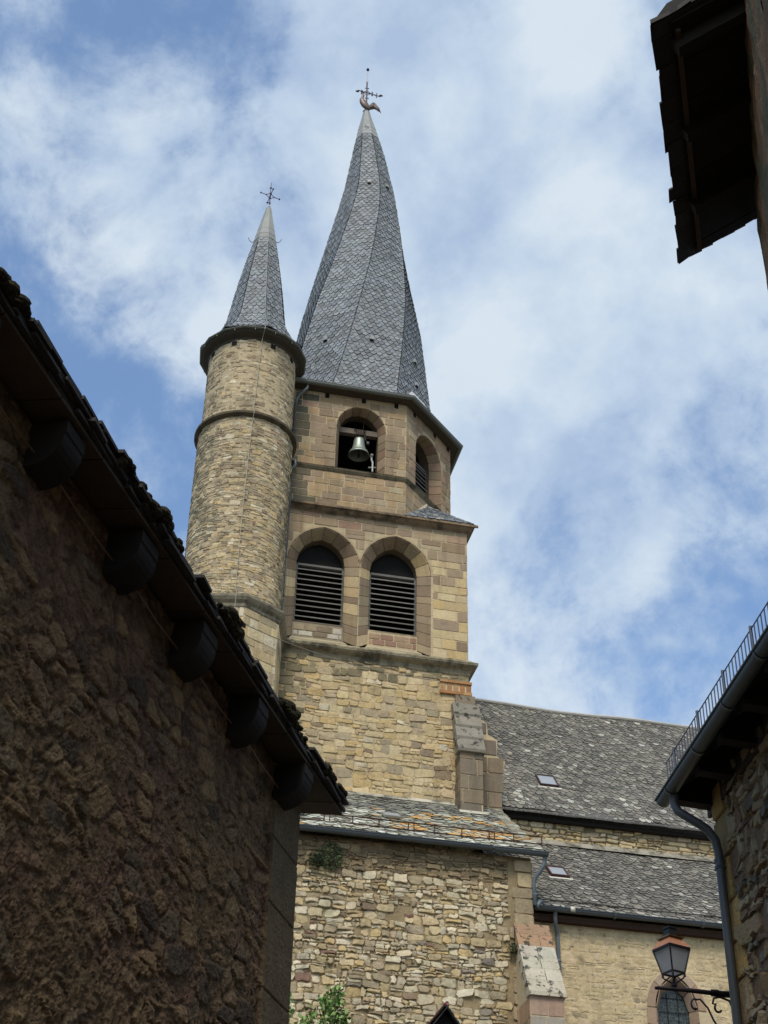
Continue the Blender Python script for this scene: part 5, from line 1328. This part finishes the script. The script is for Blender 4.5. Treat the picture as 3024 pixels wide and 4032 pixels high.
# ================================================================== tall house at the right with the projecting eaves
FN = Frame(2.8023, 8.32, -radians(14.3))
def near_house():
    T = thing('tall_house', 'tall dark house at the upper right with a broken slate eave overhead', 'house', FN, (2, -4, 0)); OFF = (2, -4, 0)
    T.name = 'tall_house'
    def B(mb, name, mat, parent=T, smooth=False): return mb.build(name, mat, parent, smooth, OFF)
    mb = MB(); ny, nzv = 80, 160; i0 = 0
    for j in range(nzv+1):
        z = lerp(6.0, 10.27, j/nzv)
        for i in range(ny+1):
            y = lerp(-3.0, 0, i/ny); f1 = nz(y*5, z*3.5, 21)*.5+nz(y*12, z*8, 23)*.3+nz(y*26, z*26, 24)*.2
            c = sl(150, 116, 88) if nz(y*2.2, z*1.6, 31) > 0 else sl(120, 112, 88); k_ = 1+.5*f1
            mb.v.append((-.03*f1 if y < -.03 else 0, y, z)); mb.c.append((c[0]*k_, c[1]*k_, c[2]*k_))
    for j in range(nzv):
        for i in range(ny): a = j*(ny+1)+i; mb.f.append((a, a+1, a+ny+2, a+ny+1)); mb.mi.append(0)
    mb.box(.03, 6, -8.5, -.002, 0, 10.2, sl(120, 98, 76)); mb.box(0.0, .5, -8.5, -3, 0, 10.2, sl(120, 98, 76)); mb.box(-.004, .5, -3, -.001, 0, 6.0, sl(120, 98, 76))
    B(mb, 'rendered_wall', M_NEAR)
    # eave: rafters, boards, slates
    s = .56; X0 = -.62; Z0 = 9.93
    mb = MB(); y = -2.16
    while y < -.01:
        y2 = min(y+U(.28, .4), -.005)
        mb.ext([(X0+.13, y, Z0+.13*s+.02), (.02, y, Z0-X0*s+.02), (.02, y, Z0-X0*s+.045), (X0+.13, y, Z0+.13*s+.045)], (0, y2-y-.01, 0), vary(sl(36, 30, 25), .2)); y = y2
    mb.bar((X0+.17, -2.1, Z0+.17*s), (X0+.17, -.05, Z0+.17*s), .035, .03, sl(74, 58, 44))
    B(mb, 'soffit_board', M_WOOD)
    for y in (-2.0, -1.25, -.55):
        mb = MB(); mb.bar((X0+.14, y, Z0+.14*s-.045), (.02, y, Z0-X0*s-.045), .08, .10, vary(sl(36, 30, 24), .15)); B(mb, 'rafter', M_WOOD)
    mb = MB()
    for lay in range(3):
        y = -2.2
        while y < 0.02:
            w_ = U(.12, .26); y2 = min(y+w_, .02+U(0, .012)); xo = X0+U(-.012, .02)+.01*lay; z = Z0+.045+lay*.02
            mb.ext([(xo, y+.002, z), (xo+U(-.008, .008), y2-.002, z), (.05, y2-.002, z+(.05-X0)*s), (.05, y+.002, z+(.05-X0)*s)], (0, 0, .017), vary(sl(56, 52, 50), .2)); y = y2
    n_ = 14
    for k in range(n_):  # ragged verge at both ends
        t = k/n_; x = lerp(X0, .6, t)
        for ye, sg in ((.02, 1), (-2.2, -1)):
            mb.ext([(x, ye-sg*.1, Z0+.05+(x-X0)*s), (x+.1, ye-sg*.1, Z0+.05+(x+.1-X0)*s), (x+.1, ye+sg*U(.0, .03), Z0+.05+(x+.1-X0)*s), (x, ye+sg*U(.0, .03), Z0+.05+(x-X0)*s)], (0, 0, .04), vary(sl(54, 50, 46), .2))
    mb.ext([(X0-.0, -2.21, Z0+.05), (.7, -2.21, Z0+.05+(.7-X0)*s), (.7, -2.21, Z0+.16+(.7-X0)*s), (X0+.12, -2.21, Z0+.05+.19)], (0, .12, 0), sl(30, 28, 24))
    mb.poly([(.0, -8.5, 10.35), (.0, 0, 10.35), (3, 0, 12), (3, -8.5, 12)], sl(60, 58, 56)); mb.poly([(3, -8.5, 12), (3, 0, 12), (6, 0, 10.2), (6, -8.5, 10.2)], sl(60, 58, 56)); mb.poly([(0, -.003, 10.2), (6, -.003, 10.2), (3, -.003, 11.95)], sl(100, 84, 66))
    B(mb, 'slate_eave', M_DARK)
near_house()
